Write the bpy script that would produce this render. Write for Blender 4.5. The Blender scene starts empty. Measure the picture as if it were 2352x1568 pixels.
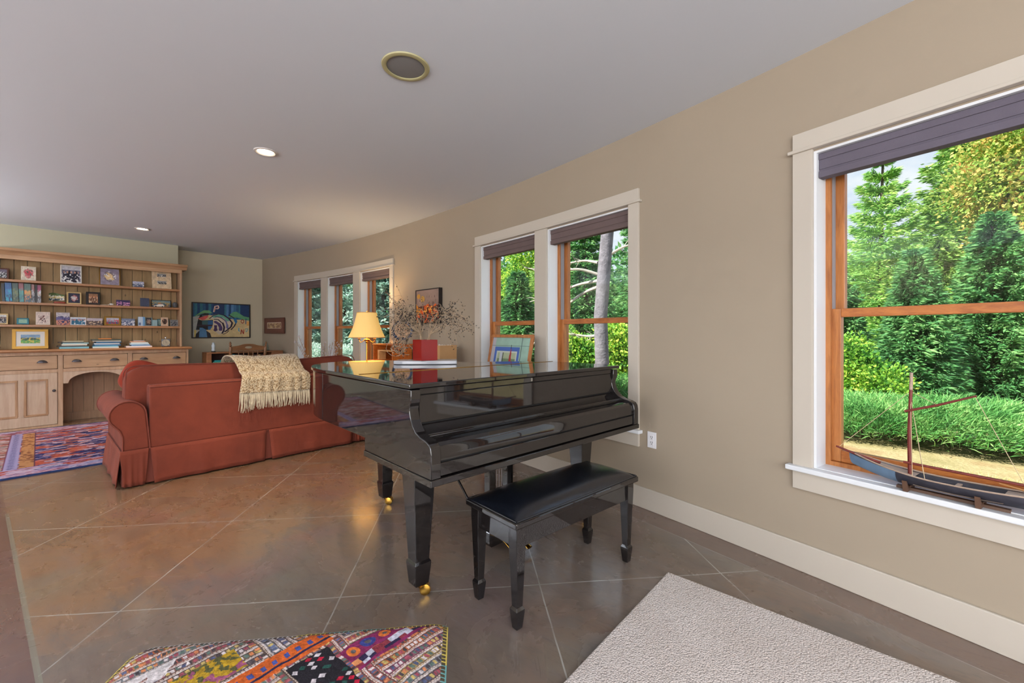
import bpy, bmesh, math, random
import numpy as np
from mathutils import Matrix, Vector
PI = math.pi
rnd = random.Random(7)
C = bpy.context.scene.collection
sc = bpy.context.scene

# ------------------------------------------------------------------ helpers
def lin(c):
    c = c / 255.0
    return c / 12.92 if c <= 0.04045 else ((c + 0.055) / 1.055) ** 2.4
def S(r, g, b):
    return (lin(r), lin(g), lin(b), 1.0)
def Sn(a):
    a = np.asarray(a, float) / 255.0
    return np.where(a <= 0.04045, a / 12.92, ((a + 0.055) / 1.055) ** 2.4)

class NT:
    """small node-tree builder"""
    def __init__(s, name):
        s.m = bpy.data.materials.new(name); s.m.use_nodes = True
        s.t = s.m.node_tree; s.n = s.t.nodes; s.l = s.t.links
        s.b = s.n['Principled BSDF']; s.out = s.n['Material Output']
        s.tc = s.n.new('ShaderNodeTexCoord')
    def add(s, t, **k):
        n = s.n.new(t)
        for a, v in k.items(): setattr(n, a, v)
        return n
    def put(s, sock, v):
        if isinstance(v, bpy.types.NodeSocket): s.l.new(v, sock)
        else: sock.default_value = v
    def math(s, op, a, b=0.0, c=None):
        n = s.add('ShaderNodeMath', operation=op)
        s.put(n.inputs[0], a); s.put(n.inputs[1], b)
        if c is not None: s.put(n.inputs[2], c)
        return n.outputs[0]
    def mapping(s, scale=(1, 1, 1), rot=(0, 0, 0), loc=(0, 0, 0), src='Object'):
        n = s.add('ShaderNodeMapping')
        s.l.new(s.tc.outputs[src], n.inputs[0])
        n.inputs['Scale'].default_value = scale; n.inputs['Rotation'].default_value = rot; n.inputs['Location'].default_value = loc
        return n.outputs[0]
    def noise(s, vec, scale=5, detail=4, rough=.5, dist=0):
        n = s.add('ShaderNodeTexNoise')
        if vec is not None: s.l.new(vec, n.inputs['Vector'])
        n.inputs['Scale'].default_value = scale; n.inputs['Detail'].default_value = detail
        n.inputs['Roughness'].default_value = rough; n.inputs['Distortion'].default_value = dist
        return n.outputs[0]
    def ramp(s, f, stops):
        n = s.add('ShaderNodeValToRGB'); e = n.color_ramp.elements
        while len(e) < len(stops): e.new(.5)
        for i, (p, c) in enumerate(stops): e[i].position = p; e[i].color = c
        s.put(n.inputs[0], f); return n.outputs[0]
    def mix(s, f, a, b, mode='MIX'):
        n = s.add('ShaderNodeMixRGB', blend_type=mode)
        s.put(n.inputs[0], f); s.put(n.inputs[1], a); s.put(n.inputs[2], b); return n.outputs[0]
    def bump(s, h, strength=.3, dist=.01):
        n = s.add('ShaderNodeBump'); n.inputs['Strength'].default_value = strength; n.inputs['Distance'].default_value = dist
        s.l.new(h, n.inputs['Height']); s.l.new(n.outputs[0], s.b.inputs['Normal']); return n
    def set(s, **k):
        nm = dict(col='Base Color', rough='Roughness', metal='Metallic', spec='Specular IOR Level', coat='Coat Weight', coatr='Coat Roughness', sheen='Sheen Weight', emc='Emission Color', ems='Emission Strength', alpha='Alpha', trans='Transmission Weight', sub='Subsurface Weight', ior='IOR')
        for a, v in k.items(): s.put(s.b.inputs[nm[a]], v)
        return s

def plain(name, col, rough=.5, metal=0, spec=.5, var=0.0, vscale=6, bump=0, bscale=60, coat=0, sheen=0, bdist=.002):
    m = NT(name)
    if var:
        f = m.noise(m.mapping(), vscale, 5)
        d = tuple(c * (1 - var) for c in col[:3]) + (1,); l = tuple(min(1, c * (1 + var)) for c in col[:3]) + (1,)
        m.set(col=m.ramp(f, [(.3, d), (.7, l)]))
    else: m.set(col=col)
    m.set(rough=rough, metal=metal, spec=spec, coat=coat, sheen=sheen)
    if bump: m.bump(m.noise(m.mapping(), bscale, 4), bump, bdist)
    return m.m

def wood(name, c1, c2, axis='x', scale=1.0, rough=.45, knots=0, spec=.4, coat=0):
    """grain along AXIS"""
    m = NT(name)
    sc_ = {'x': (.9, 9, 9), 'y': (9, .9, 9), 'z': (9, 9, .9)}[axis]
    v = m.mapping(tuple(a * scale for a in sc_))
    n1 = m.noise(v, 2.2, 6, .55, .8)
    n2 = m.noise(m.mapping(tuple(a * scale * 5 for a in sc_)), 3, 3)
    f = m.math('ADD', m.math('MULTIPLY', n1, .75), m.math('MULTIPLY', n2, .25))
    col = m.ramp(f, [(.34, c1), (.66, c2)])
    if knots:
        vo = m.add('ShaderNodeTexVoronoi'); m.l.new(m.mapping(tuple(a * knots for a in {'x': (1, 2, 2), 'y': (2, 1, 2), 'z': (2, 2, 1)}[axis])), vo.inputs['Vector']); vo.inputs['Scale'].default_value = 3.2
        k = m.ramp(vo.outputs['Distance'], [(.035, (1, 1, 1, 1)), (.075, (0, 0, 0, 1))])
        col = m.mix(m.math('MULTIPLY', k, .8), col, tuple(c * .22 for c in c1[:3]) + (1,))
    m.set(col=col, rough=rough, spec=spec, coat=coat)
    m.bump(n2, .08, .002)
    return m.m

def vcol(name, rough=.6, spec=.3, bump=0, bscale=300, coat=0):
    m = NT(name); a = m.add('ShaderNodeAttribute', attribute_name='Col')
    m.set(col=a.outputs['Color'], rough=rough, spec=spec, coat=coat)
    if bump: m.bump(m.noise(m.mapping(), bscale, 3), bump, .003)
    return m.m

class MB:
    def __init__(s): s.v = []; s.f = []
    def add(s, vs, fs):
        b = len(s.v); s.v += [tuple(p) for p in vs]; s.f += [tuple(b + i for i in q) for q in fs]; return s
    def box(s, x0, x1, y0, y1, z0, z1):
        return s.add([(x0, y0, z0), (x1, y0, z0), (x1, y1, z0), (x0, y1, z0), (x0, y0, z1), (x1, y0, z1), (x1, y1, z1), (x0, y1, z1)],
                     [(0, 3, 2, 1), (4, 5, 6, 7), (0, 1, 5, 4), (1, 2, 6, 5), (2, 3, 7, 6), (3, 0, 4, 7)])
    def hexa(s, lo, hi):
        """lo, hi: four points each"""
        return s.add(list(lo) + list(hi), [(0, 3, 2, 1), (4, 5, 6, 7), (0, 1, 5, 4), (1, 2, 6, 5), (2, 3, 7, 6), (3, 0, 4, 7)])
    def xf(s, M, start=0):
        for i in range(start, len(s.v)): s.v[i] = tuple(M @ Vector(s.v[i]))
        return s
    def prism(s, poly, a0, a1, plane='xy'):
        def P(p, a): return {'xy': (p[0], p[1], a), 'xz': (p[0], a, p[1]), 'yz': (a, p[0], p[1])}[plane]
        n = len(poly)
        return s.add([P(p, a0) for p in poly] + [P(p, a1) for p in poly],
                     [tuple(range(n))[::-1], tuple(range(n, 2 * n))] + [(i, (i + 1) % n, n + (i + 1) % n, n + i) for i in range(n)])
    def strip(s, prof, a0, a1, plane='yz', th=.01):
        """open profile thickened by th along its normals"""
        n = len(prof); off = []
        for i in range(n):
            p, q = prof[max(0, i - 1)], prof[min(n - 1, i + 1)]
            d = (q[0] - p[0], q[1] - p[1]); L = math.hypot(*d) or 1
            off.append((prof[i][0] - d[1] / L * th, prof[i][1] + d[0] / L * th))
        return s.prism(list(prof) + off[::-1], a0, a1, plane)
    def lathe(s, prof, c=(0, 0, 0), n=24, wave=None):
        vs = []; fs = []
        for (r, z) in prof:
            for k in range(n):
                a = 2 * PI * k / n; rr = r * (1 + (wave(k, n) if wave else 0))
                vs.append((c[0] + rr * math.cos(a), c[1] + rr * math.sin(a), c[2] + z))
        for i in range(len(prof) - 1):
            for k in range(n):
                fs.append((i * n + k, i * n + (k + 1) % n, (i + 1) * n + (k + 1) % n, (i + 1) * n + k))
        if prof[0][0] > 1e-6: fs.append(tuple(range(n))[::-1])
        if prof[-1][0] > 1e-6: fs.append(tuple((len(prof) - 1) * n + k for k in range(n)))
        return s.add(vs, fs)
    def tube(s, pts, r, n=8, flat=None):
        pts = [Vector(p) for p in pts]; rs = r if isinstance(r, (list, tuple)) else [r] * len(pts)
        vs = []; fs = []; up = None
        for i, p in enumerate(pts):
            d = (pts[min(i + 1, len(pts) - 1)] - pts[max(i - 1, 0)])
            d = d.normalized() if d.length > 1e-9 else Vector((0, 0, 1))
            if up is None: up = Vector((0, 0, 1)) if abs(d.z) < .95 else Vector((1, 0, 0))
            a = d.cross(up)
            a = a.normalized() if a.length > 1e-6 else d.orthogonal().normalized()
            b = a.cross(d).normalized(); up = b
            for k in range(n):
                t = 2 * PI * k / n; q = p + a * (rs[i] * math.cos(t)) + b * (rs[i] * math.sin(t) * (flat or 1))
                vs.append(tuple(q))
        for i in range(len(pts) - 1):
            for k in range(n):
                fs.append((i * n + k, i * n + (k + 1) % n, (i + 1) * n + (k + 1) % n, (i + 1) * n + k))
        fs.append(tuple(range(n))[::-1]); fs.append(tuple((len(pts) - 1) * n + k for k in range(n)))
        return s.add(vs, fs)
    def grid(s, fn, nu, nv):
        vs = [fn(i / nu, j / nv) for j in range(nv + 1) for i in range(nu + 1)]
        fs = [(j * (nu + 1) + i, j * (nu + 1) + i + 1, (j + 1) * (nu + 1) + i + 1, (j + 1) * (nu + 1) + i) for j in range(nv) for i in range(nu)]
        return s.add(vs, fs)
    def pillow(s, c, size, e=.35, n=20, M=None, e2=None):
        """superellipsoid: soft stuffed block"""
        e2 = e2 or e
        def p(x, q): return math.copysign(abs(x) ** q, x)
        vs = []; fs = []; nu = n * 2
        for j in range(n + 1):
            ph = -PI / 2 + PI * j / n
            for i in range(nu):
                th = 2 * PI * i / nu
                q = Vector((size[0] / 2 * p(math.cos(ph), e2) * p(math.cos(th), e), size[1] / 2 * p(math.cos(ph), e2) * p(math.sin(th), e), size[2] / 2 * p(math.sin(ph), e2)))
                if M is not None: q = M @ q
                vs.append((q[0] + c[0], q[1] + c[1], q[2] + c[2]))
        for j in range(n):
            for i in range(nu):
                fs.append((j * nu + i, j * nu + (i + 1) % nu, (j + 1) * nu + (i + 1) % nu, (j + 1) * nu + i))
        return s.add(vs, fs)
    def ball(s, c, r, n=8, sq=(1, 1, 1)):
        return s.pillow(c, (2 * r * sq[0], 2 * r * sq[1], 2 * r * sq[2]), 1.0, n)

WM = {}
def tag(o, label=None, cat=None, group=None, kind=None):
    if label: o['label'] = label
    if cat: o['category'] = cat
    if group: o['group'] = group
    if kind: o['kind'] = kind
    return o
def thing(name, label, cat, loc=(0, 0, 0), rz=0, group=None, kind=None):
    o = bpy.data.objects.new(name, None); C.objects.link(o)
    o.location = loc; o.rotation_euler = (0, 0, rz); o.empty_display_size = .1
    WM[o.name] = Matrix.Translation(loc) @ Matrix.Rotation(rz, 4, 'Z')
    return tag(o, label, cat, group, kind)
def finish(me, smooth=True, angle=40, weld=True):
    bm = bmesh.new(); bm.from_mesh(me)
    if weld: bmesh.ops.remove_doubles(bm, verts=bm.verts, dist=1e-6)
    bmesh.ops.recalc_face_normals(bm, faces=bm.faces)
    bm.to_mesh(me); bm.free()
    if smooth:
        me.polygons.foreach_set('use_smooth', [True] * len(me.polygons))
        me.set_sharp_from_angle(angle=math.radians(angle))
    me.update()
def build(name, mb, mat, parent=None, bevel=0, world=False, smooth=True, angle=40, label=None, seg=2):
    v = mb.v
    inv = None
    if world and parent is not None:
        inv = (WMof(parent)).inverted(); v = [tuple(inv @ Vector(p)) for p in v]
    me = bpy.data.meshes.new(name); me.from_pydata(v, [], mb.f)
    finish(me, smooth, angle)
    me.materials.append(mat)
    o = bpy.data.objects.new(name, me); C.objects.link(o)
    if parent is not None: o.parent = parent
    WM[o.name] = WMof(parent) if parent is not None else Matrix.Identity(4)
    if bevel:
        b = o.modifiers.new('Bevel', 'BEVEL'); b.width = bevel; b.segments = seg; b.limit_method = 'ANGLE'; b.angle_limit = math.radians(35)
    if label: o['label'] = label
    return o
def WMof(o):
    return WM[o.name]
def rebase(o, loc):
    """top-level mesh built in world space: move its origin to loc"""
    o.data.transform(Matrix.Translation(-Vector(loc))); o.location = loc; return o
def dup(root, loc=None, rz=None, label=None, group=None, scale=None):
    r = root.copy(); C.objects.link(r)
    if loc is not None: r.location = loc
    if rz is not None: r.rotation_euler = (0, 0, rz)
    if scale is not None: r.scale = scale
    if label: r['label'] = label
    if group: r['group'] = group
    for ch in list(root.children):
        c = ch.copy(); C.objects.link(c); c.parent = r
        for g in list(ch.children):
            d = g.copy(); C.objects.link(d); d.parent = c
    return r

def paint(name, mat, origin, U, V, nx, ny, fn, parent=None, thick=0, zf=None, label=None, world=False):
    """rectangular sheet painted procedurally vertex by vertex: fn(s,t,n) gets s,t in metres (arrays) and returns sRGB 0..255"""
    U = Vector(U); V = Vector(V); w = U.length; h = V.length; N = U.cross(V).normalized()
    s, t = np.meshgrid(np.linspace(0, 1, nx + 1), np.linspace(0, 1, ny + 1))
    col = Sn(np.clip(fn(s * w, t * h), 0, 255))
    o3 = np.array(origin); P = o3 + s[..., None] * np.array(U) + t[..., None] * np.array(V)
    if zf is not None: P = P + zf(s * w, t * h)[..., None] * np.array(N)
    P = P.reshape(-1, 3)
    if world and parent is not None:
        inv = np.array(WMof(parent).inverted()); P = P @ inv[:3, :3].T + inv[:3, 3]
    i = np.arange(ny * (nx + 1)).reshape(ny, nx + 1)[:, :-1].ravel()
    F = np.stack([i, i + 1, i + nx + 2, i + nx + 1], 1)
    me = bpy.data.meshes.new(name)
    me.vertices.add(len(P)); me.vertices.foreach_set('co', P.ravel())
    me.loops.add(F.size); me.loops.foreach_set('vertex_index', F.ravel())
    me.polygons.add(len(F)); me.polygons.foreach_set('loop_start', np.arange(0, F.size, 4)); me.polygons.foreach_set('loop_total', np.full(len(F), 4))
    me.update(); me.validate()
    a = me.color_attributes.new('Col', 'FLOAT_COLOR', 'POINT')
    a.data.foreach_set('color', np.concatenate([col.reshape(-1, 3), np.ones((len(P), 1))], 1).ravel())
    me.polygons.foreach_set('use_smooth', [True] * len(F))
    me.materials.append(mat)
    o = bpy.data.objects.new(name, me); C.objects.link(o)
    if parent is not None: o.parent = parent
    WM[o.name] = WMof(parent) if parent is not None else Matrix.Identity(4)
    if label: o['label'] = label
    return o

# numpy noise for the painted pieces
def vnoise(x, y, seed=0):
    def h(i, j):
        n = (i * 374761393 + j * 668265263 + seed * 974711) & 0x7fffffff
        n = ((n ^ (n >> 13)) * 1274126177) & 0x7fffffff
        return ((n ^ (n >> 16)) & 0xffff) / 65535.0
    xi = np.floor(x).astype(np.int64); yi = np.floor(y).astype(np.int64)
    u = x - xi; v = y - yi; u = u * u * (3 - 2 * u); v = v * v * (3 - 2 * v)
    return (h(xi, yi) * (1 - u) + h(xi + 1, yi) * u) * (1 - v) + (h(xi, yi + 1) * (1 - u) + h(xi + 1, yi + 1) * u) * v
def fbm(x, y, seed=0, o=4):
    r = 0; a = .5; s = 0
    for k in range(o):
        r = r + a * vnoise(x * 2 ** k, y * 2 ** k, seed + k); s += a; a *= .5
    return r / s
def cellpick(x, y, pal, seed=0):
    """one palette colour per unit cell"""
    xi = np.floor(x).astype(np.int64); yi = np.floor(y).astype(np.int64)
    n = (xi * 73856093 ^ yi * 19349663 ^ (seed * 83492791 + 1013)) & 0x7fffffff
    n = ((n ^ (n >> 11)) * 1274126177) & 0x7fffffff
    return np.array(pal, float)[(n ^ (n >> 15)) % len(pal)]
def lay(img, mask, col):
    m = np.clip(mask, 0, 1)[..., None]; return img * (1 - m) + np.array(col, float) * m
def seg(x, y, a, b, w):
    """mask of a thick line a-b"""
    ax, ay = a; bx, by = b; dx, dy = bx - ax, by - ay
    t = np.clip(((x - ax) * dx + (y - ay) * dy) / (dx * dx + dy * dy + 1e-12), 0, 1)
    d = np.hypot(x - ax - t * dx, y - ay - t * dy)
    return (d < w).astype(float)
def pline(x, y, pts, w):
    m = 0 * x
    for a, b in zip(pts[:-1], pts[1:]): m = np.maximum(m, seg(x, y, a, b, w))
    return m
def inpoly(x, y, poly):
    c = np.zeros(x.shape, bool); n = len(poly)
    for i in range(n):
        x1, y1 = poly[i]; x2, y2 = poly[(i + 1) % n]
        if y1 == y2: continue
        k = ((y1 > y) != (y2 > y)) & (x < (x2 - x1) * (y - y1) / (y2 - y1) + x1)
        c ^= k
    return c.astype(float)

# the long wall is a shallow arc: x = wx(y)
def wx(y): return 2.624 + .2581 * y - .02323 * y * y
def wn(y):
    d = .2581 - .04646 * y; L = math.hypot(1, d); return (1 / L, -d / L)
def wp(y, o, z):
    n = wn(y); return (wx(y) + n[0] * o, y + n[1] * o, z)
def wbox(mb, y0, y1, o0, o1, z0, z1, sg=None):
    """box laid along the arc"""
    sg = sg or max(1, int(abs(y1 - y0) / .25))
    vs = []; fs = []
    for i in range(sg + 1):
        y = y0 + (y1 - y0) * i / sg
        vs += [wp(y, o0, z0), wp(y, o1, z0), wp(y, o1, z1), wp(y, o0, z1)]
    for i in range(sg):
        a = 4 * i; b = a + 4
        for k in range(4): fs.append((a + k, a + (k + 1) % 4, b + (k + 1) % 4, b + k))
    fs.append((3, 2, 1, 0)); e = 4 * sg; fs.append((e, e + 1, e + 2, e + 3))
    return mb.add(vs, fs)
HC = 2.745
# ------------------------------------------------------------------ materials
M = {}
M['wall'] = plain('wall_paint', S(161, 148, 130), .85, spec=.2, var=.02, vscale=1.5)
M['wallfar'] = plain('wall_paint_far', S(178, 174, 152), .85, spec=.2, var=.02, vscale=1.5)
M['ceil'] = plain('ceiling_paint', S(218, 225, 234), .9, spec=.15)
M['trim'] = plain('trim_paint', S(194, 186, 173), .45, spec=.4)
M['jamb'] = plain('jamb_paint', S(226, 230, 234), .4, spec=.4)
M['fir'] = wood('orange_fir', S(144, 84, 40), S(190, 124, 66), 'z', 1.6, .35, spec=.5)
M['firh'] = wood('orange_fir_rail', S(146, 78, 34), S(192, 120, 58), 'y', 1.6, .35, spec=.5)
M['track'] = plain('vinyl_track', S(150, 152, 158), .5)
M['shade'] = plain('shade_cloth', S(104, 88, 86), .9, bump=.2, bscale=300, var=.05)
M['shade2'] = plain('shade_cloth_cool', S(98, 92, 104), .9, bump=.2, bscale=300, var=.05)
M['white'] = plain('white_plastic', S(232, 232, 236), .4)
M['slot'] = plain('dark_slot', S(30, 28, 30), .6)

def glass():
    m = NT('window_glass'); m.n.remove(m.b)
    lw = m.add('ShaderNodeLayerWeight'); lw.inputs[0].default_value = .5
    fr = m.math('ADD', m.math('MULTIPLY', m.math('POWER', lw.outputs['Facing'], 5.0), .9), .025)
    tr = m.add('ShaderNodeBsdfTransparent'); tr.inputs[0].default_value = (.97, .985, .98, 1)
    gl = m.add('ShaderNodeBsdfGlossy'); gl.inputs['Roughness'].default_value = .02
    mx = m.add('ShaderNodeMixShader'); m.l.new(fr, mx.inputs[0]); m.l.new(tr.outputs[0], mx.inputs[1]); m.l.new(gl.outputs[0], mx.inputs[2])
    m.l.new(mx.outputs[0], m.out.inputs[0]); return m.m
M['glass'] = glass()

def floor_mat():
    m = NT('stained_concrete')
    v = m.mapping()
    sep = m.add('ShaderNodeSeparateXYZ'); m.l.new(v, sep.inputs[0]); x, y = sep.outputs[0], sep.outputs[1]
    big = m.noise(m.mapping((1, 1, 1)), .8, 4, .55, .8)
    med = m.noise(m.mapping((1, 1, 1), loc=(3, 7, 0)), 2.2, 6, .58, 1.0)
    strk = m.noise(m.mapping((2.6, 1.0, 1), rot=(0, 0, .75)), 3.0, 8, .62, 1.0)
    fine = m.noise(m.mapping((2.4, 1, 1), rot=(0, 0, .75)), 12, 10, .7, .8)
    f = m.math('ADD', m.math('MULTIPLY', big, .55), m.math('MULTIPLY', med, .45))
    col = m.ramp(f, [(.36, S(94, 86, 78)), (.45, S(116, 98, 80)), (.52, S(130, 100, 74)), (.6, S(110, 97, 86)), (.7, S(96, 95, 93))])
    tint = m.ramp(strk, [(.36, S(88, 70, 60)), (.5, S(128, 106, 85)), (.64, S(118, 109, 105))])
    col = m.mix(.35, col, tint)
    hue = m.noise(m.mapping((1, 1, 1), loc=(11, 2, 0)), 1.4, 4, .55, .7)
    col = m.mix(m.ramp(hue, [(.54, (0, 0, 0, 1)), (.68, (.5, .5, .5, 1))]), col, S(126, 92, 92))
    hue2 = m.noise(m.mapping((1, 1, 1), loc=(-5, 9, 0)), 1.2, 4, .55, .7)
    col = m.mix(m.ramp(hue2, [(.56, (0, 0, 0, 1)), (.72, (.5, .5, .5, 1))]), col, S(110, 114, 98))
    col = m.mix(m.ramp(fine, [(.36, (.4, .4, .4, 1)), (.46, (0, 0, 0, 1))]), col, S(66, 54, 45))
    col = m.mix(m.ramp(fine, [(.56, (0, 0, 0, 1)), (.72, (.3, .3, .3, 1))]), col, S(164, 148, 132))
    warm = m.math('ADD', m.math('SUBTRACT', m.math('SUBTRACT', y, 2.55), m.math('MULTIPLY', x, .3)), m.math('MULTIPLY', m.math('SUBTRACT', strk, .5), 1.6))  # stain tint, plus the downlight's warm pool and cooler surround put into colour
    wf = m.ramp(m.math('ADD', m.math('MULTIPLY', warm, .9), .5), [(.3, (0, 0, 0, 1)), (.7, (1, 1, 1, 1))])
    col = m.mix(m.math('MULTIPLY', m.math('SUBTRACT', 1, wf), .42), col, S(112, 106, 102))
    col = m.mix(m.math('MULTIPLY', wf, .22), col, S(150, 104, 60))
    # border along the curved wall and the walkway strip on the left
    wall = m.math('ADD', m.math('ADD', m.math('MULTIPLY', y, .2581), 2.624), m.math('MULTIPLY', m.math('MULTIPLY', y, y), -.02323))
    dw = m.math('SUBTRACT', wall, x)                       # distance to the wall
    inb = m.math('LESS_THAN', dw, .2)
    col = m.mix(m.math('MULTIPLY', inb, .6), col, S(96, 68, 54))
    xl = m.math('ADD', m.math('MULTIPLY', m.math('SUBTRACT', 4.496, y), .0649), -.142)
    dl = m.math('SUBTRACT', x, xl)
    inl = m.math('LESS_THAN', dl, 0)
    col = m.mix(m.math('MULTIPLY', inl, .7), col, S(92, 60, 57))
    field = m.math('MULTIPLY', m.math('SUBTRACT', 1, inb), m.math('SUBTRACT', 1, inl))
    wob = m.math('MULTIPLY', m.math('SUBTRACT', m.noise(v, 3, 2), .5), .012)
    def fam(nx_, ny_, off, sp):
        d = m.math('ADD', m.math('MULTIPLY', x, nx_), m.math('MULTIPLY', y, ny_))
        d = m.math('DIVIDE', m.math('ADD', m.math('SUBTRACT', d, off), wob), sp)
        d = m.math('ABSOLUTE', m.math('SUBTRACT', m.math('FRACT', m.math('ADD', d, .5)), .5))
        return m.math('LESS_THAN', d, .0032 / sp)
    g = m.math('MAXIMUM', fam(.669, .743, 2.105, .935), fam(.743, -.669, -.601, .965))
    g = m.math('MULTIPLY', g, field)
    g2 = m.math('LESS_THAN', m.math('ABSOLUTE', m.math('SUBTRACT', dw, .2)), .0028)
    g3 = m.math('MULTIPLY', m.math('LESS_THAN', m.math('ABSOLUTE', dl), .009), m.math('LESS_THAN', y, 4.62))
    ln = m.ramp(m.noise(v, 5, 3), [(.3, (.22, .22, .22, 1)), (.62, (.7, .7, .7, 1))])
    col = m.mix(m.math('MULTIPLY', m.math('MAXIMUM', g, m.math('MULTIPLY', g2, .5)), ln), col, S(190, 188, 180))
    col = m.mix(m.math('MULTIPLY', g3, .75), col, S(128, 124, 108))
    m.set(col=col, spec=.55)
    m.set(rough=m.math('ADD', m.math('MULTIPLY', med, .2), .17), coat=.6, coatr=.15)
    m.bump(m.math('ADD', m.math('MULTIPLY', fine, .4), m.math('MULTIPLY', med, .6)), .06, .004)
    return m.m
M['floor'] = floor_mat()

# ------------------------------------------------------------------ room shell
XL, YF, YB, YA, XJ = -4.6, -3.6, 8.98, 9.42, 1.57
YE = 9.42
def arc_pts(y0, y1, n, o=0): return [wp(y0 + (y1 - y0) * i / n, o, 0)[:2] for i in range(n + 1)]
fl = MB(); fl.prism([(XL - .2, YF - .2)] + arc_pts(YF - .2, YE + .1, 40, .1) + [(XL - .2, YE + .1)], -.12, 0, 'xy')
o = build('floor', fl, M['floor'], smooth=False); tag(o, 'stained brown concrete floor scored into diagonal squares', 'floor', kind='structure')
ce = MB(); ce.prism([(XL - .3, YF - .3)] + arc_pts(YF - .3, YE + .3, 40, .3) + [(XL - .3, YE + .3)], HC, HC + .2, 'xy')
o = build('ceiling', ce, M['ceil'], smooth=False); tag(o, 'smooth pale grey-white ceiling', 'ceiling', kind='structure')

SILL, HEAD = .56, 2.21
units = {1: [(5.317, 6.149), (6.341, 7.152), (7.35, 8.156)], 2: [(1.467, 2.345), (2.5, 3.35)], 3: [(-.66, .307)]}
TH = .26
ys = {YF - .2, YE + .05}
for g in units.values():
    for a, b in g: ys |= {a, b}
y = YF
while y < YE: ys.add(round(y, 3)); y += .3
ys = sorted(ys); zs = [0, SILL, HEAD, HC]
mb = MB()
def hole(y, z): return SILL < z < HEAD and any(a < y < b for g in units.values() for a, b in g)
for side, o_ in ((0, 0.0), (1, TH)):
    for i in range(len(ys) - 1):
        for j in range(3):
            if hole((ys[i] + ys[i + 1]) / 2, (zs[j] + zs[j + 1]) / 2): continue
            mb.add([wp(ys[i], o_, zs[j]), wp(ys[i + 1], o_, zs[j]), wp(ys[i + 1], o_, zs[j + 1]), wp(ys[i], o_, zs[j + 1])], [(0, 1, 2, 3)])
for g in units.values():
    for a, b in g:
        for (p, q) in (((a, SILL), (a, HEAD)), ((b, SILL), (b, HEAD))):
            mb.add([wp(p[0], 0, p[1]), wp(p[0], TH, p[1]), wp(q[0], TH, q[1]), wp(q[0], 0, q[1])], [(0, 1, 2, 3)])
        yy = [q for q in ys if a <= q <= b]
        for z in (SILL, HEAD):
            for c, d in zip(yy[:-1], yy[1:]):
                mb.add([wp(c, 0, z), wp(d, 0, z), wp(d, TH, z), wp(c, TH, z)], [(0, 1, 2, 3)])
o = build('wall_right', mb, M['wall'], angle=30); tag(o, 'long gently curved beige wall with the windows', 'wall', kind='structure')
def wallbox(name, b, mat, label):
    o = build(name, MB().box(*b), mat, smooth=False); tag(o, label, 'wall', kind='structure')
wallbox('wall_back', (XL - .2, XJ, YB, YB + .2, 0, HC), M['wallfar'], 'far beige wall behind the pine hutch')
mbj = MB().prism([(XJ - .1, YA), (3.3, YA), (3.3, YA + .2), (XJ - .1, YA + .2)], 0, HC)
o = build('wall_back_recess', mbj, plain('wall_paint_end_lifted', S(196, 188, 165), .85, spec=.2, var=.02, vscale=1.5), smooth=False); tag(o, 'recessed beige end wall behind the abstract painting', 'wall', kind='structure')  # wall paint lightened to make up for light blocked by the step
wallbox('wall_back_return', (XJ - .12, XJ, YB + .2, YA, 0, HC), M['wall'], 'short return of the end wall beside the hutch')
wallbox('wall_left', (XL - .2, XL, YF - .2, YB, 0, HC), M['wall'], 'beige wall on the left')
wallbox('wall_front', (XL, wx(YF) + .1, YF - .2, YF, 0, HC), M['wall'], 'beige wall behind the viewer')

bb = MB(); wbox(bb, YF, 9.40, -.018, -.001, 0, .15, 50)
o = build('baseboard_right', bb, M['trim'], smooth=False, bevel=.004); tag(o, 'tall cream baseboard along the curved wall', 'baseboard', kind='structure')
o = build('baseboard_back', MB().box(XJ, 2.97, YA - .018, YA - .001, 0, .15), M['trim'], smooth=False); tag(o, 'cream baseboard along the end wall', 'baseboard', kind='structure')

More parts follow.
